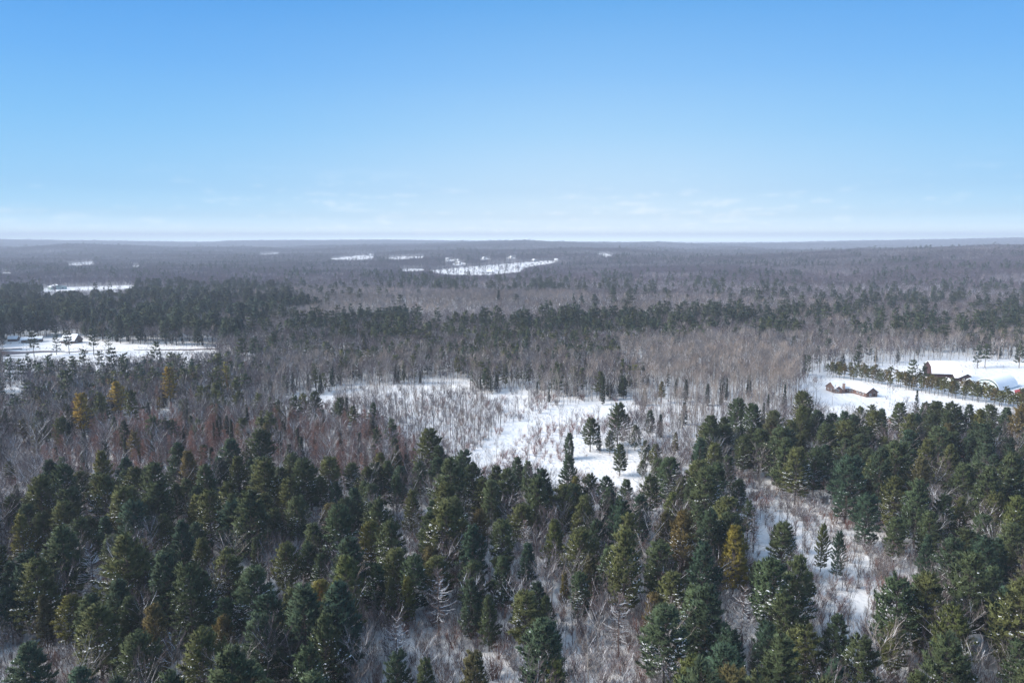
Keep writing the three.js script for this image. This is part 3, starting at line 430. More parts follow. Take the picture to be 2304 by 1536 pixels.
// yard and field trees, [x, y of the foot, height, species]
for (const [X, Y, h, sp] of [[1873, 912, 9, 'B'], [1938, 905, 5, 'B'], [2002, 912, 9, 'B'], [1995, 898, 2.6, 'G'], [2039, 905, 4, 'G'], [2066, 908, 3.4, 'G'], [2196, 841, 6, 'B'], [2256, 838, 4.5, 'Y'], [1787, 905, 14, 'B'], [1797, 910, 13, 'B'], [1806, 905, 14, 'A'], [1815, 914, 13, 'B'], [1828, 915, 14, 'A'], [1836, 912, 13, 'B'], [1868, 862, 6, 'B']]) {
  const g = groundAt(X, Y); trees.push({ sp, x: g[0], z: g[1], h, tone: 'd', hero: true, area: 'the open field by the house' });
}
// everything that grows between them
const grid = new Map(), cellKey = (x, z) => Math.floor(x / 8) + ',' + Math.floor(z / 8);
for (const t of trees) { const k = cellKey(t.x, t.z); (grid.get(k) || grid.set(k, []).get(k)).push(t); }
function crowded(x, z, r) { const cx = Math.floor(x / 8), cz = Math.floor(z / 8); for (let i = -1; i <= 1; i++) for (let j = -1; j <= 1; j++) for (const t of grid.get((cx + i) + ',' + (cz + j)) || []) if (Math.hypot(t.x - x, t.z - z) < r + (t.wide || 2) * 0.22) return true; return false; }
const HEIGHTS = { P: [11, 18.5], O: [10, 15], S: [6.5, 12], L: [8.5, 12.5], B: [9, 13.5], A: [12, 16.5], Y: [5.5, 9.5], R: [1.2, 3.4], G: [2.4, 4.5] };
const BUILDINGS = []; // filled with [x, z, radius] so that nothing grows into a house
for (const [X, Y, r] of [[1915, 886, 18], [2120, 852, 13], [2172, 858, 9], [2218, 870, 13], [2298, 890, 6], [172, 768, 8], [95, 766, 8], [132, 650, 26], [2260, 868, 14], [1112, 615, 24], [1204, 588, 20], [1256, 587, 20], [842, 575, 30], [868, 576, 24], [1010, 585, 24], [1090, 583, 24], [1035, 594, 24], [1152, 581, 24]]) { const g = groundAt(X, Y); BUILDINGS.push([g[0], g[1], r]); }
const KEEP = trees.filter((t) => t.hero && !t.row && t.wide).map((t) => { const y = height(t.x, t.z), [X, y1, dep] = project(t.x, y + t.h, t.z), [, y0] = project(t.x, y + t.h * (t.sp === 'D' || t.tone === 'Y' ? 0.2 : 0.5), t.z), w = t.wide / dep * FOCAL * (t.sp === 'P' ? 0.3 : 0.42); return { x0: X - w, x1: X + w, y0: y1 - 3, y1: y0, d: Math.hypot(t.x, t.z) }; });
const hides = (a, b, d) => KEEP.some((k) => d < k.d + 2 && a > k.x0 && a < k.x1 && b > k.y0 && b < k.y1);
function pick(mix, r) { let s = 0; for (const k in mix) { s += mix[k]; if (r < s) return k; } return Object.keys(mix)[0]; }
{
  const rnd = mulberry(2024);
  for (const [d0, d1, cell] of [[70, 430, 2.7], [430, 1000, 4.0], [1000, 2500, 6.6], [2500, 5200, 12.5], [5200, 10600, 27]]) {
    const big = cell > 12 ? cell / 9 : cell > 6 ? 1.15 : 1;
    for (let D = d0 * 0.75; D < d1; D += cell) for (let x = -0.86 * D - 15; x < 0.86 * D + 15; x += cell) {
      const px = x + rnd() * cell, pz = -D - rnd() * cell, r1 = rnd(), r2 = rnd(), r3 = rnd(), r4 = rnd(), d = Math.hypot(px, pz);
      if (d < d0 || d >= d1) continue;
      const y = height(px, pz), h0 = 10;
      const [X, Y] = project(px, y + h0 * 0.7, pz), j = clamp(300 / d, 0.15, 1), wob = (fbm(px / 25 + 5, pz / 25, 2) - 0.5) * 2;
      const far = smooth(330, 520, d), lx = X + wob * 26 * j + (fbm(px / 90 + 8, pz / 60, 3) - 0.5) * 150 * far, ly = Y + (fbm(px / 19 + 90, pz / 19, 2) - 0.5) * 30 * j + (fbm(px / 70 + 33, pz / 50 + 4, 3) - 0.5) * 46 * far;
      let reg = null; for (const R of REGIONS) if (inBox(R, lx, ly)) { reg = R; break; }
      if (reg && d > 420 && hash2(Math.round(px * 9), Math.round(pz * 9)) < 0.22 && !reg.mix.R && reg.name !== 'the thin stems around the snowfield') reg = null;
      let mix, dens, area;
      if (reg) { ({ mix, dens } = reg); area = reg.name; } else {
        const n = fbm(px / 210 + 3, pz / 130 + 9, 3), m = fbm(px / 60, pz / 60 + 40, 2);
        const con = smooth(0.48, 0.64, n) * 0.6 * smooth(0.3, 0.55, m) * (d > 2200 ? 0.35 : 0.8) + 0.03;
        const asp = smooth(0.55, 0.68, fbm(px / 150 + 70, pz / 90 + 12, 3)) * 0.8 * (1 - con); mix = { S: con * 0.55, O: con * 0.45, A: asp, B: 1 - con - asp }; dens = 0.035 + 0.055 * fbm(px / 120 + 33, pz / 80, 3); area = 'the wide woods';
      }
      const clump = dens < 0.1 && reg && (mix.Y > 0.4 || mix.R > 0.4) ? (mix.R > 0.4 ? smooth(0.46, 0.58, fbm(px / 11 + 2, pz / 11, 3)) * 1.8 : smooth(0.3, 0.62, fbm(px / 14 + 2, pz / 14, 3)) * 2) : 0.55 + 0.9 * fbm(px / 30, pz / 30, 2);
      if (r1 > Math.min(1, dens * clump * cell * cell * (cell > 12 ? 3.2 : 1))) continue;
      let sp = pick(mix, r2); if (d > 420 && (sp === 'O' || sp === 'S') && r4 < 0.8 && fbm(px / 46 + 11, pz / 34 + 5, 2) < (area === 'the conifer belt' ? 0.47 : 0.54)) sp = 'B'; if (d > 420 && sp === 'P' && r4 < 0.6 && fbm(px / 60 + 1, pz / 40 + 5, 2) < 0.42) sp = 'B';
      const [h1, h2] = HEIGHTS[sp], h = lerp(h1, h2, r3) * Math.pow(big, 0.45) * (area === 'the tall pines behind the river' && sp === 'P' ? 1.2 : 1) * (sp === 'O' ? 1 + 0.45 * smooth(430, 560, d) * (0.4 + r1 * 8 % 1) : 1);
      const small = sp === 'R' || sp === 'G';
      if (d < 800 && (!small || d < 250) && [0.5, 0.75, 0.97].some((f) => { const [a, b] = project(px, y + h * f, pz); return hides(a, b, d); })) continue;
      if (d < 1100 && (sp === 'P' || sp === 'O') && crowded(px, pz, sp === 'P' ? 3.1 : 2)) continue;
      if (d < 430 && !small && crowded(px, pz, 0.9)) continue;
      if (sp !== 'R' && d < 560) { const [a, b] = project(px, y, pz), q = (fbm(px / 33 + 71, pz / 26 + 3, 3) - 0.5) * 2; if (inBox(VEIL, a + q * 110, b + q * 34 + wob * 8) && (sp === 'Y' ? r4 < 0.2 : sp === 'A' || sp === 'B' ? r4 > 0.2 : true)) continue; }
      if ((sp === 'P' || sp === 'B') && d < 340 && [0, 0.2, 0.45, 0.65].some((f) => { const [a, b] = project(px, y + h * f, pz); return inBox(GAP, a, b); })) continue;
      if (BUILDINGS.some(([bx, bz, r]) => Math.hypot(px - bx, pz - bz) < r)) continue;
      let blocked = false; // would it hide open snow?
      for (const f of small ? [0.2] : sp === 'Y' ? [0, 0.4, 0.8] : [0, 0.2, 0.4, 0.6, 0.8, 1]) { const [a, b] = project(px, y + h * f, pz); if (openAt(a + wob * Math.max(5 * j, 3), b + (r4 - 0.5) * Math.max(5 * j, 2.5))) { blocked = true; break; } }
      if (blocked && d > 1000 && r4 < 0.09) blocked = false;
      if (blocked && !(reg && reg.mix.R > 0.5 && (small ? r4 < 0.85 : sp === 'Y' && r4 < 0.55))) continue;
      const n = fbm(px / 40 + 60, pz / 40, 2), tone = sp === 'P' || sp === 'O' ? (r4 < 0.05 ? 'b' : r4 < 0.1 ? 'y' : n + (r4 - 0.5) * 0.5 > 0.55 ? 'o' : r4 < 0.5 ? 't' : 'd') : 'd';
      const t = { sp, x: px, z: pz, h, tone, area, d, r: r4, big };
      trees.push(t);
      if (d < 1100 && (sp === 'P' || sp === 'O')) { const k = cellKey(px, pz); (grid.get(k) || grid.set(k, []).get(k)).push({ x: px, z: pz, wide: 7 }); }
    }
  }
}
{ // the low brush under and between the trees
  const rnd = mulberry(555), FULL = { 'the near pinewood': 0.5, 'the pinewood below the house field': 0.42, 'the larches by the near pinewood': 0.34, 'the purple brush at the picture edge': 0.5, 'the brush in the lower left corner': 0.8, 'the brush pocket under the snowy dead pine': 0.75, 'the brush pocket at the bottom edge': 0.7, 'the brush around the snowy dead tree': 0.6, 'the snowy gap between the two pinewoods': 0.24, 'the mixed wood below the river': 0.3, 'the brush between snowfield and pines': 0.3, 'the thin stems around the snowfield': 0.06, 'the brown stems beside the snowfield': 0.16 };
  for (let D = 60; D < 420; D += 1.9) for (let x = -0.8 * D - 10; x < 0.8 * D + 10; x += 1.9) {
    const px = x + rnd() * 1.9, pz = -D - rnd() * 1.9, r1 = rnd(), r2 = rnd(), r3 = rnd(), [X, Y] = project(px, height(px, pz) + 2, pz), reg = REGIONS.find((R) => inBox(R, X, Y));
    if (!reg || r1 > (FULL[reg.name] || 0) * (0.35 + 1.3 * fbm(px / 9 + 21, pz / 9, 2))) continue;
    if (openAt(X, Y + 12 * 150 / D) && r2 < 0.8) continue;
    trees.push({ sp: 'G', x: px, z: pz, h: lerp(1.6, 4.2, r3 * r3 + 0.15), tone: 'd', area: reg.name, r: r2 });
  }
}
for (const t of trees) {
  t.y = height(t.x, t.z); t.d = Math.hypot(t.x, t.z);
  if (!t.area) { const [X, Y] = project(t.x, t.y + t.h * 0.6, t.z); t.area = (REGIONS.find((R) => inBox(R, X, Y)) || { name: 'the wide woods' }).name; }
}
// ---------------------------------------------------------------- which of them show: a coarse picture of who stands before whom
trees.sort((a, b) => a.d - b.d);
{
  const W = 768, H = 512, k = W / 2304, full = new Uint8Array(W * H);
  for (const t of trees) {
    t.seen = 0; if (t.d > 1000) continue;
    const wide = t.wide || { P: 8, Q: 4.5, O: 6.4, S: 3, L: 4.4, B: 6.5, A: 4.6, Y: 2.4, R: 3.2, G: 3.6, D: 8 }[t.sp] * t.h / KINDS[t.sp].lods[0][0].H;
    const low = { P: 0.28, Q: 0.4, O: 0.25, S: 0.05, L: 0.15, B: 0.35, A: 0.45, Y: 0.2 }[t.sp] || 0;
    const [X, y1, dep] = project(t.x, t.y + t.h, t.z), [, y0] = project(t.x, t.y + t.h * low, t.z), hw = wide / 2 / dep * FOCAL * k;
    const solid = t.sp === 'P' ? 1 : 'OSQ'.includes(t.sp) ? 0.75 : t.sp === 'L' ? 0.45 : 0.22;
    t.px = [X, (y0 + y1) / 2]; const cx = X * k, yt = y1 * k, yb = y0 * k;
    for (let y = Math.max(0, Math.floor(yt)); y <= Math.min(H - 1, yb); y++) {
      const f = clamp((y + 0.5 - yt) / (yb - yt)), half = hw * (t.sp === 'S' || t.sp === 'L' ? f : Math.sqrt(Math.max(0, 1 - (1 - f * 1.2) ** 2)));
      for (let x = Math.max(0, Math.round(cx - half)); x <= Math.min(W - 1, cx + half); x++) { const i = y * W + x; if (full[i] < 255) { t.seen += 1 - full[i] / 255; full[i] = Math.min(255, full[i] + 255 * solid); } }
    }
  }
}
const chosen = {}, LIMIT = { pine_tree: 300, spruce_tree: 200, larch_tree: 200, bare_tree: 280, aspen_tree: 200, young_tree: 280, red_shrub: 120, grey_shrub: 200, dead_tree: 20 };
for (const t of trees) (chosen[KINDS[t.sp].name] ||= []).push(t);
for (const [name, list] of Object.entries(chosen)) {
  const best = list.filter((t) => t.seen > 2.5 || t.row).sort((a, b) => (b.row ? 1e4 : b.seen) - (a.row ? 1e4 : a.seen)).slice(0, LIMIT[name]);
  for (const t of best) t.single = true;
}

// ---------------------------------------------------------------- the trees as things
const MAT = (c, r = 0.9) => new THREE.MeshStandardMaterial({ color: new THREE.Color().setRGB(...c), vertexColors: true, roughness: r, side: THREE.DoubleSide });
const TONES = { d: [1.02, 1.06, 0.94], t: [0.86, 1.06, 1.06], o: [1.35, 1.2, 0.85], y: [2.0, 1.55, 0.75], Y: [4.6, 2.5, 0.75], b: [1.9, 1.15, 0.8], s: [0.85, 1.02, 1.08] };
const SAY = { d: 'dark green', t: 'blue-green', o: 'olive green', y: 'yellowish green', Y: 'golden yellow', b: 'brownish', s: 'snow-dusted green' };
const mats = {}; for (const k in TONES) mats[k] = MAT(TONES[k]);
const barkMat = MAT([1, 1, 1]), snowMat = MAT([1, 1, 1], 0.8), twigMats = [MAT([0.85, 0.84, 0.86]), MAT([1, 0.98, 0.97]), MAT([1.15, 1.1, 1.04])];
const massMat = MAT([1, 1, 1]);
const counters = {};
const numbered = (n) => { const k = counters[n] = (counters[n] ?? -1) + 1; return k ? n + '_' + String(k).padStart(3, '0') : n; };
const ordinal = (n) => n + (n % 100 > 10 && n % 100 < 14 ? 'th' : ['th', 'st', 'nd', 'rd'][n % 10] || 'th');
const protos = new Map();
function plant(t) {
  const kind = KINDS[t.sp], vs = kind.lods[0], v = vs[Math.floor(hash2(Math.round(t.x * 10), Math.round(t.z * 10)) * vs.length)];
  const snowV = t.tone === 's' && t.sp === 'P' ? vs[3] : v, m = 'POSQ'.includes(t.sp) ? t.tone : Math.floor(hash2(Math.round(t.z * 7), 3) * 3);
  const key = t.sp + vs.indexOf(snowV) + m;
  let o = protos.get(key);
  if (!o) {
    o = new THREE.Group();
    for (const [part, g] of Object.entries(snowV.geos)) {
      const mesh = new THREE.Mesh(g, part === 'trunk' ? barkMat : part === 'snow' ? snowMat : typeof m === 'string' ? mats[m] : twigMats[m]);
      mesh.name = part === 'crown' && !'POSQ'.includes(t.sp) ? 'twigs' : part; mesh.castShadow = mesh.receiveShadow = true; if (part === 'snow') mesh.userData.kind = 'stuff'; o.add(mesh);
    }
    protos.set(key, o);
  }
  o = o.clone();
  const s = t.h / snowV.H, ws = t.wide ? clamp(t.wide / (2.15 * snowV.R), s * 0.55, s * 1.6) : s * lerp(0.85, 1.2, t.r ?? 0.5);
  o.scale.set(ws, s, ws); o.position.set(t.x, t.y - 0.05, t.z); o.rotation.y = hash2(Math.round(t.x * 31), Math.round(t.z * 17)) * 6.283;
  o.name = numbered(kind.name);
  scene.add(o); t.obj = o;
  return o;
}
const singles = trees.filter((t) => t.single);
singles.forEach(plant);
{ // labels: look, stand, and place counted from the left within the like of it there
  const sets = new Map();
  for (const t of singles) {
    const size = t.h > { P: 16, Q: 7, O: 11, S: 10, L: 11, B: 11.5, A: 14.5, Y: 8, R: 2.4, G: 3.6, D: 13 }[t.sp] ? 'tall' : 'smaller';
    const look = { P: `${size} ${SAY[t.tone]} pine with a dense crown`, Q: `${SAY[t.tone]} young pine with bare lower trunk`, O: `${size} ${SAY[t.tone]} pine with open tiers`, S: t.tone === 'Y' ? 'golden yellow narrow conifer' : `${size} narrow dark spruce`, L: `${size} rusty bare larch`, B: `${size} grey leafless tree`, A: `${size} pale slender aspen`, Y: `${size} thin leafless sapling`, R: `${size} reddish twiggy shrub`, G: `${size} grey brush clump`, D: 'dead pine, snow on its branches' }[t.sp];
    let area = t.area;
    if (area === 'the near pinewood' || area === 'the pinewood below the house field') { const y = t.px[1]; area += y > 1420 ? ' at the bottom' : y > 1300 ? ', lower part' : y > 1190 ? ', middle part' : y > 1090 ? ', upper part' : ', far edge'; }
    t.group = { P: 'pines', Q: 'pines', O: 'pines', S: 'spruces', L: 'larches', B: 'leafless trees', A: 'aspens', Y: 'saplings', R: 'shrubs', G: 'brush clumps', D: 'dead trees' }[t.sp] + ' of ' + t.area;
    t.say = (look + ' in ' + area).replace('in the open field', 'on the open field').replace('in the planted rows', 'in the planted rows');
    (sets.get(t.say) || sets.set(t.say, []).get(t.say)).push(t);
  }
  for (const [say, list] of sets) {
    list.sort((a, b) => a.px[0] - b.px[0]);
    list.forEach((t, i) => {
      let label = say + (list.length > 1 ? ', ' + ordinal(i + 1) + ' from left' : '');
      for (const cut of [' with a dense crown', ' with open tiers', ' with bare lower trunk', ' twiggy', ', snow on its branches', ' from left', 'the ']) if ((label.match(/[A-Za-z0-9'-]+/g) || []).join(' ').split(/[ -]/).length > 16) label = label.replace(cut, '');
      Object.assign(t.obj.userData, { label, category: KINDS[t.sp].category, group: t.group });
    });
  }
}
// ---------------------------------------------------------------- the mass of the forest beyond
{
  const rest = new Map();
  for (const t of trees) {
    if (t.single) continue;
    const kind = KINDS[t.sp], lod = Math.min(kind.lods.length - 1, t.d < 330 ? 0 : t.d < 1150 ? 1 : 2), vs = kind.lods[lod], vi = Math.floor(hash2(Math.round(t.x * 10), Math.round(t.z * 10)) * vs.length);
    const key = t.sp + lod + vi; (rest.get(key) || rest.set(key, { v: vs[vi], sp: t.sp, list: [] }).get(key)).list.push(t);
  }
  const NAMES = { P: ['pine_wood', 'dark pinewood reaching back from the river'], O: ['conifer_wood', 'open-crowned conifers scattered through the woods'], S: ['spruce_wood', 'dark pointed spruces scattered through the woods'], L: ['larch_wood', 'rusty larches among the mixed wood'], B: ['hardwood_forest', 'leafless purple-grey hardwood forest out to the hills'], A: ['aspen_wood', 'pale leafless aspen stands across the valley'], Y: ['sapling_thicket', 'thicket of thin grey stems on the snow'], R: ['shrub_thicket', 'reddish shrubs scattered on the snow'], G: ['undergrowth', 'grey twiggy undergrowth beneath the trees'], D: ['snags', 'dead snags'] };
  const hosts = {}, M = new THREE.Matrix4(), Q = new THREE.Quaternion(), E = new THREE.Euler(), C = new THREE.Color();
  for (const { v, sp, list } of rest.values()) {
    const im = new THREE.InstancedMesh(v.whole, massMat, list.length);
    list.forEach((t, i) => {
      const s = t.h / v.H, ws = s * lerp(0.85, 1.25, t.r ?? 0.5) * (t.big > 1.3 ? Math.pow(t.big, 0.6) * 1.25 : 1);
      E.set(0, hash2(Math.round(t.x * 31), Math.round(t.z * 17)) * 6.283, 0); Q.setFromEuler(E);
      M.compose(new THREE.Vector3(t.x, t.y - 0.1, t.z), Q, new THREE.Vector3(ws, s, ws)); im.setMatrixAt(i, M);
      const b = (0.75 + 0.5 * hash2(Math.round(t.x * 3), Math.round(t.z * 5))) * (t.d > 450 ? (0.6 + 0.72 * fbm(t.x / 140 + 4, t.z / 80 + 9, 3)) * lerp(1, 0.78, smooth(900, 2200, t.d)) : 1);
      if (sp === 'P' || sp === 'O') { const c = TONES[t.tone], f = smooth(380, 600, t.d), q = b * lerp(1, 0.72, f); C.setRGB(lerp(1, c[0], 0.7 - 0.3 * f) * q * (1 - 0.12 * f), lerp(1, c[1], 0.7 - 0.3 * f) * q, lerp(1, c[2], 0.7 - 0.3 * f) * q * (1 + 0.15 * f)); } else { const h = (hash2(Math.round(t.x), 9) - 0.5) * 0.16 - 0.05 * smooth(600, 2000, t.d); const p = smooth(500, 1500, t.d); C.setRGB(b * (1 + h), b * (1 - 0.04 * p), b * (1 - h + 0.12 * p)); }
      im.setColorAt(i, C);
    });
    const host = hosts[sp] ||= (() => { const g = new THREE.Group(); g.name = NAMES[sp][0]; g.userData = { kind: 'stuff', label: NAMES[sp][1] }; scene.add(g); return g; })();
    im.name = NAMES[sp][0] + '_copies'; im.userData.kind = 'stuff'; im.castShadow = im.receiveShadow = true; host.add(im);
  }
}
// ---------------------------------------------------------------- buildings
const PAINT = (r, g, b, rough = 0.85, extra = {}) => new THREE.MeshStandardMaterial({ color: new THREE.Color().setRGB(r, g, b), roughness: rough, ...extra });
const roofSnow = PAINT(0.85, 0.87, 0.9, 0.8, { bumpMap: scaled(noiseTex, 1 / 6), bumpScale: 0.15 }), glassMat = new THREE.MeshPhysicalMaterial({ color: new THREE.Color().setRGB(0.05, 0.06, 0.08), roughness: 0.12 });
const whiteTrim = PAINT(0.75, 0.75, 0.74), darkTrim = PAINT(0.05, 0.035, 0.03);
const siding = (r, g, b, course) => { // horizontal boards as fine relief, worn unevenly
  const N = 256, data = new Uint8Array(N * N * 4), bump = new Uint8Array(N * N * 4);
  for (let j = 0; j < N; j++) for (let i = 0; i < N; i++) { const f = (j / N * 8) % 1, v = 190 + 60 * (fbm(i / 40, Math.floor(j / N * 8) * 9 + j / 60, 3) - 0.5); data.set([v, v, v, 255], (j * N + i) * 4); const h = 255 * Math.sin(f * Math.PI) ** 0.5; bump.set([h, h, h, 255], (j * N + i) * 4); }
  const make = (d, c) => { const t = new THREE.DataTexture(d, N, N); t.wrapS = t.wrapT = THREE.RepeatWrapping; t.magFilter = THREE.LinearFilter; t.repeat.set(1 / 6, 1 / (8 * course)); if (c) t.colorSpace = THREE.SRGBColorSpace; t.needsUpdate = true; return t; };
  return new THREE.MeshStandardMaterial({ color: new THREE.Color().setRGB(r, g, b), roughness: 0.85, map: make(data, true), bumpMap: make(bump), bumpScale: 0.04 });
};
function solid(name, geo, mat, parent) { const m = new THREE.Mesh(geo, mat); m.name = name; m.castShadow = m.receiveShadow = true; parent.add(m); return m; }
function prism(profile, length) { // closed outline [x, y] pushed along z, centred
  const g = new THREE.ExtrudeGeometry(new THREE.Shape(profile.map(([x, y]) => new THREE.Vector2(x, y))), { depth: length, bevelEnabled: false });
  g.translate(0, 0, -length / 2); return g;
}
const boxAt = (w, h, d, x, y, z) => { const g = new THREE.BoxGeometry(w, h, d); g.translate(x, y, z); return g; };
const turned = (g, a, x, z) => { g.rotateY(a); g.translate(x, 0, z); return g; };
function building(X, Y, name, label, category, extraTurn = 0) {
  const [x, z] = groundAt(X, Y), o = new THREE.Group();
  o.name = numbered(name); o.userData = { label, category }; o.position.set(x, height(x, z), z); o.rotation.y = Math.atan2(-x, -z) + extraTurn; scene.add(o); return o;
}
// a gabled block: its ridge runs along the direction a from its front gable at (x, z)
function gabled(o, { x = 0, z = 0, a = 0, width, length, wall, rise, over = 0.45, mat, snow = 0.35, sides = true }) {
  const w = width / 2, put = (g) => { g.translate(0, 0, -length / 2); return turned(g, a, x, z); };
  solid('wall', put(prism([[-w, -0.4], [w, -0.4], [w, wall], [0, wall + rise], [-w, wall]], length)), mat, o);
  const k = rise / w, e = w + over, y0 = wall - over * k;
  for (const s of [-1, 1]) {
    const board = s < 0 ? [[-e, y0], [-e, y0 + 0.12], [0, wall + rise + 0.14], [0, wall + rise + 0.02]] : [[0, wall + rise + 0.02], [0, wall + rise + 0.14], [e, y0 + 0.12], [e, y0]];
    const r = solid('roof', put(prism(board, length + over * 2)), darkTrim, o);
    const q = e - 0.05, c = s < 0 ? [[-q, y0 + 0.14], [-q + 0.12, y0 + 0.14 + snow], [0, wall + rise + 0.15 + snow], [0, wall + rise + 0.16]] : [[0, wall + rise + 0.16], [0, wall + rise + 0.15 + snow], [q - 0.12, y0 + 0.14 + snow], [q, y0 + 0.14]];
    solid('roof_snow', put(prism(c, length + over * 2 - 0.1)), roofSnow, r);
  }
  return { front: (u, y, ww, hh, kind = 'window') => opening(o, x + Math.cos(a) * u + Math.sin(a) * 0.03, z - Math.sin(a) * u + Math.cos(a) * 0.03, y, a, ww, hh, kind), side: (s, v, y, ww, hh, kind = 'window') => { const lx = s * (w + 0.03), lz = -v; return opening(o, x + Math.cos(a) * lx + Math.sin(a) * lz, z - Math.sin(a) * lx + Math.cos(a) * lz, y, a + s * Math.PI / 2, ww, hh, kind); } };
}
function opening(o, x, z, y, a, w, h, kind) {
  const g = new THREE.Group(); g.name = kind; g.position.set(x, y, z); g.rotation.y = a; o.add(g);
  if (kind === 'door') { solid('door_leaf', boxAt(w, h, 0.06, 0, 0, 0), darkTrim, g); solid('frame', boxAt(w + 0.24, 0.12, 0.1, 0, h / 2 + 0.06, 0), whiteTrim, g); return; }
  const t = 0.1; solid('pane', boxAt(w, h, 0.03, 0, 0, 0), glassMat, g);
  solid('frame', mergeGeometries([boxAt(w + 2 * t, t, 0.09, 0, h / 2 + t / 2, 0), boxAt(w + 2 * t, t, 0.09, 0, -h / 2 - t / 2, 0), boxAt(t, h, 0.09, -w / 2 - t / 2, 0, 0), boxAt(t, h, 0.09, w / 2 + t / 2, 0, 0), boxAt(0.06, h, 0.06, 0, 0, 0)]), whiteTrim, g);
}
{ // the low brown house: two wings and a middle, spread like a boomerang
  const o = building(1915, 889, 'ranch_house', 'long low brown log house with snow roof and chimney in the open field', 'house'), logs = siding(0.3, 0.18, 0.145, 0.22);
  const R = gabled(o, { x: 9.2, z: -0.2, a: 0.68, width: 6.2, length: 13, wall: 2.3, rise: 2.1, mat: logs });
  R.front(-0.9, 1.15, 0.8, 1.0); R.front(1.3, 1.1, 0.75, 1.9, 'door'); for (const v of [2.4, 4.6, 6.4]) R.side(-1, v, 1.3, 0.9, 0.9);
  const W = gabled(o, { x: -9.3, z: -4.4, a: -0.92 + Math.PI * 0, width: 7.4, length: 10, wall: 2.3, rise: 2.6, mat: logs });
  W.front(0.3, 1.2, 0.9, 1.0); W.front(2.0, 1.05, 0.9, 1.9, 'door'); W.front(-1.8, 1.3, 0.8, 0.8);
  const P = gabled(o, { x: -5.6, z: -1.9, a: 0.2, width: 3.4, length: 5, wall: 2.2, rise: 1.3, mat: logs }); P.front(-0.3, 1.3, 0.9, 0.9);
  const M = gabled(o, { x: 4.5, z: -9.2, a: Math.PI / 2, width: 7.2, length: 12, wall: 2.35, rise: 2.2, mat: logs }); for (const v of [3.4, 5, 6.6]) M.side(-1, v, 1.35, 0.9, 1.0);
  const stone = PAINT(0.22, 0.15, 0.13, 0.9, { bumpMap: scaled(noiseTex, 1), bumpScale: 0.06 }), c = solid('chimney', mergeGeometries([boxAt(1.3, 5.0, 1.1, -3.4, 2.3, -3.9), boxAt(1.5, 0.2, 1.3, -3.4, 4.9, -3.9)]), stone, o);
  solid('chimney_snow', boxAt(1.4, 0.18, 1.2, -3.4, 5.09, -3.9), roofSnow, c); solid('flue', boxAt(0.25, 0.5, 0.25, -3.4, 5.43, -3.9), darkTrim, c);
  for (const s of [-1, 1]) solid('porch_post', boxAt(0.14, 2.1, 0.14, -13.4 + s * 0.5, 1.0, -8.6 + s * 1.2), whiteTrim, o);
}
{ // the gambrel barn
  const o = building(2118, 851, 'gambrel_barn', 'dark maroon barn with a tall snow-covered gambrel roof behind the planted row', 'barn', -0.05), red = siding(0.1, 0.04, 0.045, 0.3), a = Math.PI / 2 + 0.42, L = 14;
  const put = (g) => turned(g, a, 0, -3), w = 6;
  solid('wall', put(prism([[-w, -0.4], [w, -0.4], [w, 3.4], [4.6, 6.6], [0, 8.9], [-4.6, 6.6], [-w, 3.4]], L)), red, o);
  for (const s of [-1, 1]) {
    const P = [[0, 9], [4.65, 6.7], [6.5, 2.9]], lay = (t0, t1) => { const q = [...P.map(([x, y]) => [s * x, y + t0]), ...P.map(([x, y]) => [s * (x + (y < 8 ? t1 * 0.4 : 0)), y + t1]).reverse()]; return prism(s > 0 ? q : q.reverse(), L + 1); };
    const r = solid('roof', put(lay(0, 0.14)), darkTrim, o), g = lay(0.16, 0.45); solid('roof_snow', put(g), roofSnow, r);
  }
  for (const e of [-1, 1]) { const g = boxAt(3.2, 3.4, 0.12, 0, 1.7, e * (L / 2 + 0.08)); solid('barn_door', put(g), PAINT(0.07, 0.03, 0.035), o); }
}
{ // the sheds beside it
  const wood = siding(0.075, 0.04, 0.05, 0.25);
  const o = building(2176, 859, 'farm_shed', 'low dark gabled shed with a pale green door beside the barn', 'shed', 0.35);
  const S = gabled(o, { width: 7.4, length: 9, wall: 2.2, rise: 2, mat: wood }); S.front(-1.6, 1.2, 0.9, 1.2);
  solid('garage_door', boxAt(2.6, 1.9, 0.08, 1, 0.95, 0.05), PAINT(0.3, 0.42, 0.4), o);
  gabled(o, { x: -5.6, z: -3, a: Math.PI / 2 * -1, width: 5, length: 5, wall: 2, rise: 1.4, mat: wood });
  const p = building(2181, 869, 'small_shed', 'small dark shed with snow roof standing against the arched greenhouse', 'shed', -0.25);
  const T = gabled(p, { width: 4.6, length: 6, wall: 2.1, rise: 2, mat: wood }); T.front(-1.2, 1.1, 0.8, 1.1);
  const q = building(2143, 866, 'low_shed', 'low snow-buried shed between the barn and the planted row', 'shed', 0.5); gabled(q, { width: 4, length: 6, wall: 1.3, rise: 1.1, mat: wood, snow: 0.5 });
}
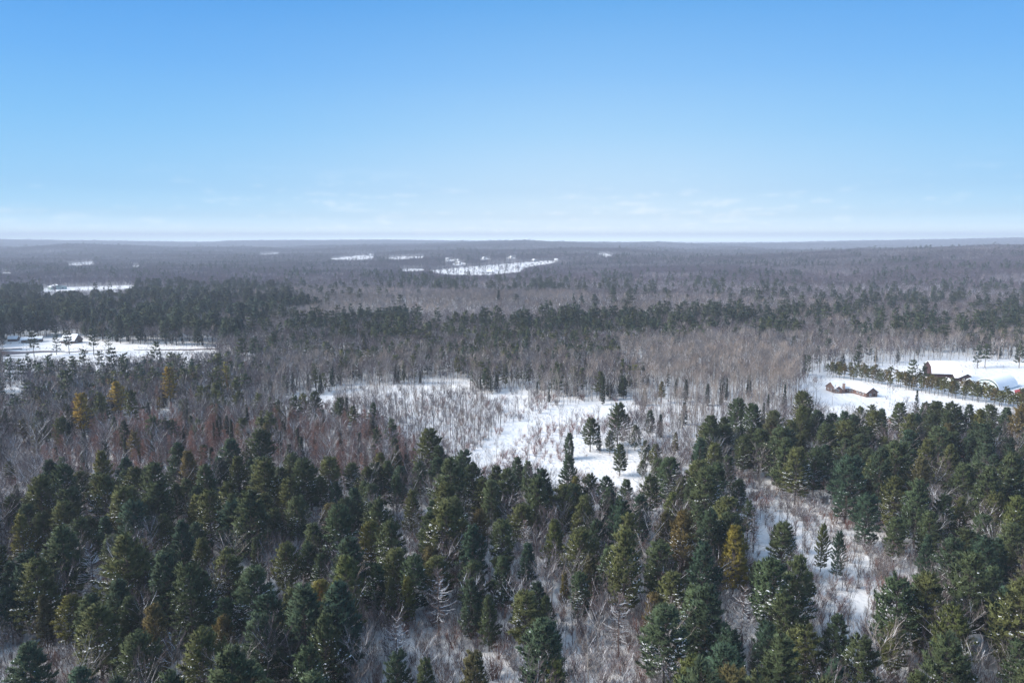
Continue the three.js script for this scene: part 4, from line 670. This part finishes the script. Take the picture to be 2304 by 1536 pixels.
{ // the arched greenhouse under snow
  const o = building(2219, 879, 'hoop_greenhouse', 'arched greenhouse with pale end wall and green rim under snow', 'greenhouse', -0.35), r = 5.6, h = 5.8, L = 24;
  const arc = (k, n = 20, a0 = 0, a1 = Math.PI) => Array.from({ length: n + 1 }, (_, i) => { const a = lerp(a0, a1, i / n); return [Math.cos(a) * r * k, Math.sin(a) * h * k]; });
  const back = (g) => { g.translate(0, 0, -L / 2); return g; };
  solid('cover', back(prism([...arc(1), [-r, -0.3], [r, -0.3]], L - 0.2)), PAINT(0.55, 0.6, 0.6), o);
  solid('end_wall', prism([...arc(0.985), [-r * 0.985, -0.3], [r * 0.985, -0.3]], 0.12), PAINT(0.52, 0.6, 0.6, 0.5), o);
  solid('rim', prism([...arc(1.035), ...arc(0.97).reverse()], 0.5), PAINT(0.035, 0.06, 0.05), o);
  solid('snow_cover', back(prism([...arc(1.07, 20, 0.12, Math.PI - 0.12), ...arc(1.005, 20, 0.12, Math.PI - 0.12).reverse()], L - 1)), roofSnow, o);
  for (const s of [-1, 1]) solid('end_post', boxAt(0.12, h * 0.9, 0.1, s * 1.6, h * 0.45, 0.1), PAINT(0.4, 0.46, 0.46), o);
}
{ const o = building(2300, 889, 'red_shed', 'small shed with a bright red roof by the end of the planted rows', 'shed', 0.3); gabled(o, { width: 3.6, length: 4, wall: 1.4, rise: 0.7, mat: siding(0.3, 0.04, 0.04, 0.25), snow: 0.001 }); o.children.filter((c) => c.name === 'roof').forEach((c) => { c.material = PAINT(0.3, 0.04, 0.04, 0.6); c.clear(); }); }
{ // beyond the river
  const logs = siding(0.27, 0.2, 0.17, 0.3);
  const o = building(176, 771, 'river_cabin', 'cabin with a steep snow-covered roof at the edge of the tall pines', 'cabin', 0.9); const C = gabled(o, { width: 8.5, length: 11, wall: 2.2, rise: 4, mat: logs, snow: 0.45 }); C.front(-1.6, 1.3, 1, 1.1); C.front(1.5, 1.05, 1, 2, 'door'); C.side(-1, 3, 1.3, 1.4, 1); C.side(-1, 7, 1.3, 1.4, 1);
  const p = building(95, 768, 'low_cabin', 'low brown cabin with flat snowy roof on the river bank', 'cabin', 1.45); const D = gabled(p, { width: 7, length: 13, wall: 2.3, rise: 1.3, mat: logs, snow: 0.5 }); D.side(-1, 3, 1.3, 1.4, 1); D.side(-1, 9, 1.3, 1.4, 1);
  const q = building(40, 767, 'bank_shed', 'small brown shed among pines beside the low cabin', 'shed', 1.2); gabled(q, { width: 5, length: 6, wall: 2, rise: 1.5, mat: logs, snow: 0.45 });
  const m = building(132, 651, 'metal_hall', 'pale green metal hall with a low snowy gable roof in the far field', 'hall', 0.25); const H = gabled(m, { width: 22, length: 18, wall: 4.2, rise: 3.2, mat: PAINT(0.32, 0.42, 0.38, 0.6), snow: 0.5, over: 0.8 }); H.front(-5, 2, 3, 2.4); H.front(5, 2, 3, 2.4);
  const far = [[1112, 615, 'long low farm building under snow in front of the round dark tree', 9, 30, 1.5], [1204, 588, 'pale farmhouse at the top of the sloping snowfield', 10, 14, 0.6], [1256, 587, 'pale house at the upper end of the sloping snowfield', 9, 12, 1.2], [1166, 604, 'grey farmhouse among trees below the sloping snowfield', 9, 12, 0.2], [842, 575, 'white barn on the farthest long snowfield', 13, 22, 1.3], [868, 576, 'small white house beside the farthest barn', 10, 12, 0.4], [1010, 585, 'white house in the clearing above the sloping snowfield', 10, 14, 0.9], [1090, 583, 'white house in the small upper clearing', 10, 14, 0.3], [1035, 594, 'pale house beside the upper edge of the snowfield', 10, 13, 1.1], [1152, 581, 'white house at the edge of the far woods', 10, 13, 0.7]];
  for (const [X, Y, label, w, l, t] of far) { const f = building(X, Y, 'farmhouse', label, 'house', t), G = gabled(f, { width: w, length: l, wall: 4, rise: 3.2, mat: PAINT(0.55, 0.54, 0.52), snow: 0.5 }); G.front(-2, 2, 1.4, 1.4); G.front(2, 2, 1.4, 1.4); G.side(1, l / 2, 2, 1.4, 1.4); G.side(-1, l / 2, 2, 1.4, 1.4); }
}
{ // dry weeds standing out of the snow
  const rnd = mulberry(31), b = new Build();
  for (let i = 0; i < 11; i++) { const d = norm([(rnd() - 0.5) * 0.9, 1, (rnd() - 0.5) * 0.9]); b.blade([(rnd() - 0.5) * 0.5, 0, (rnd() - 0.5) * 0.5], d, 0.5 + rnd() * 0.6, 0.035, rnd, vary([0.26, 0.19, 0.13], rnd, 0.2), null); }
  const list = [];
  for (let i = 0; i < 60000 && list.length < 9000; i++) { const D = 90 + 420 * Math.sqrt(rnd()), x = (rnd() * 2 - 1) * 0.8 * D, z = -D, y = height(x, z), [X, Y] = project(x, y, z); if (fbm(x / 12 + 3, z / 12, 2) + (rnd() - 0.5) * 0.2 < 0.52 || X > 1780 && Y > 830 && Y < 905 && rnd() < 0.93) continue; list.push([x, y, z, 0.6 + rnd()]); }
  const im = new THREE.InstancedMesh(b.geo(), massMat, list.length), M = new THREE.Matrix4();
  list.forEach(([x, y, z, k], i) => { M.makeRotationY(i * 2.4).scale(new THREE.Vector3(k, k, k)).setPosition(x, y - 0.05, z); im.setMatrixAt(i, M); });
  im.name = 'dry_weeds'; im.userData = { kind: 'stuff', label: 'dry brown weeds standing out of the snow' }; im.castShadow = im.receiveShadow = true; scene.add(im);
}
console.log('trees', trees.length, 'single', singles.length, JSON.stringify(Object.fromEntries(Object.entries(chosen).map(([k, l]) => [k, [l.length, l.filter((t) => t.single).length]]))));
console.log('tris', JSON.stringify(Object.fromEntries(Object.entries(KINDS).map(([k, v]) => [k, v.lods.map((l) => l.map((g) => g.whole.attributes.position.count / 3))]))));
renderer.render(scene, camera);
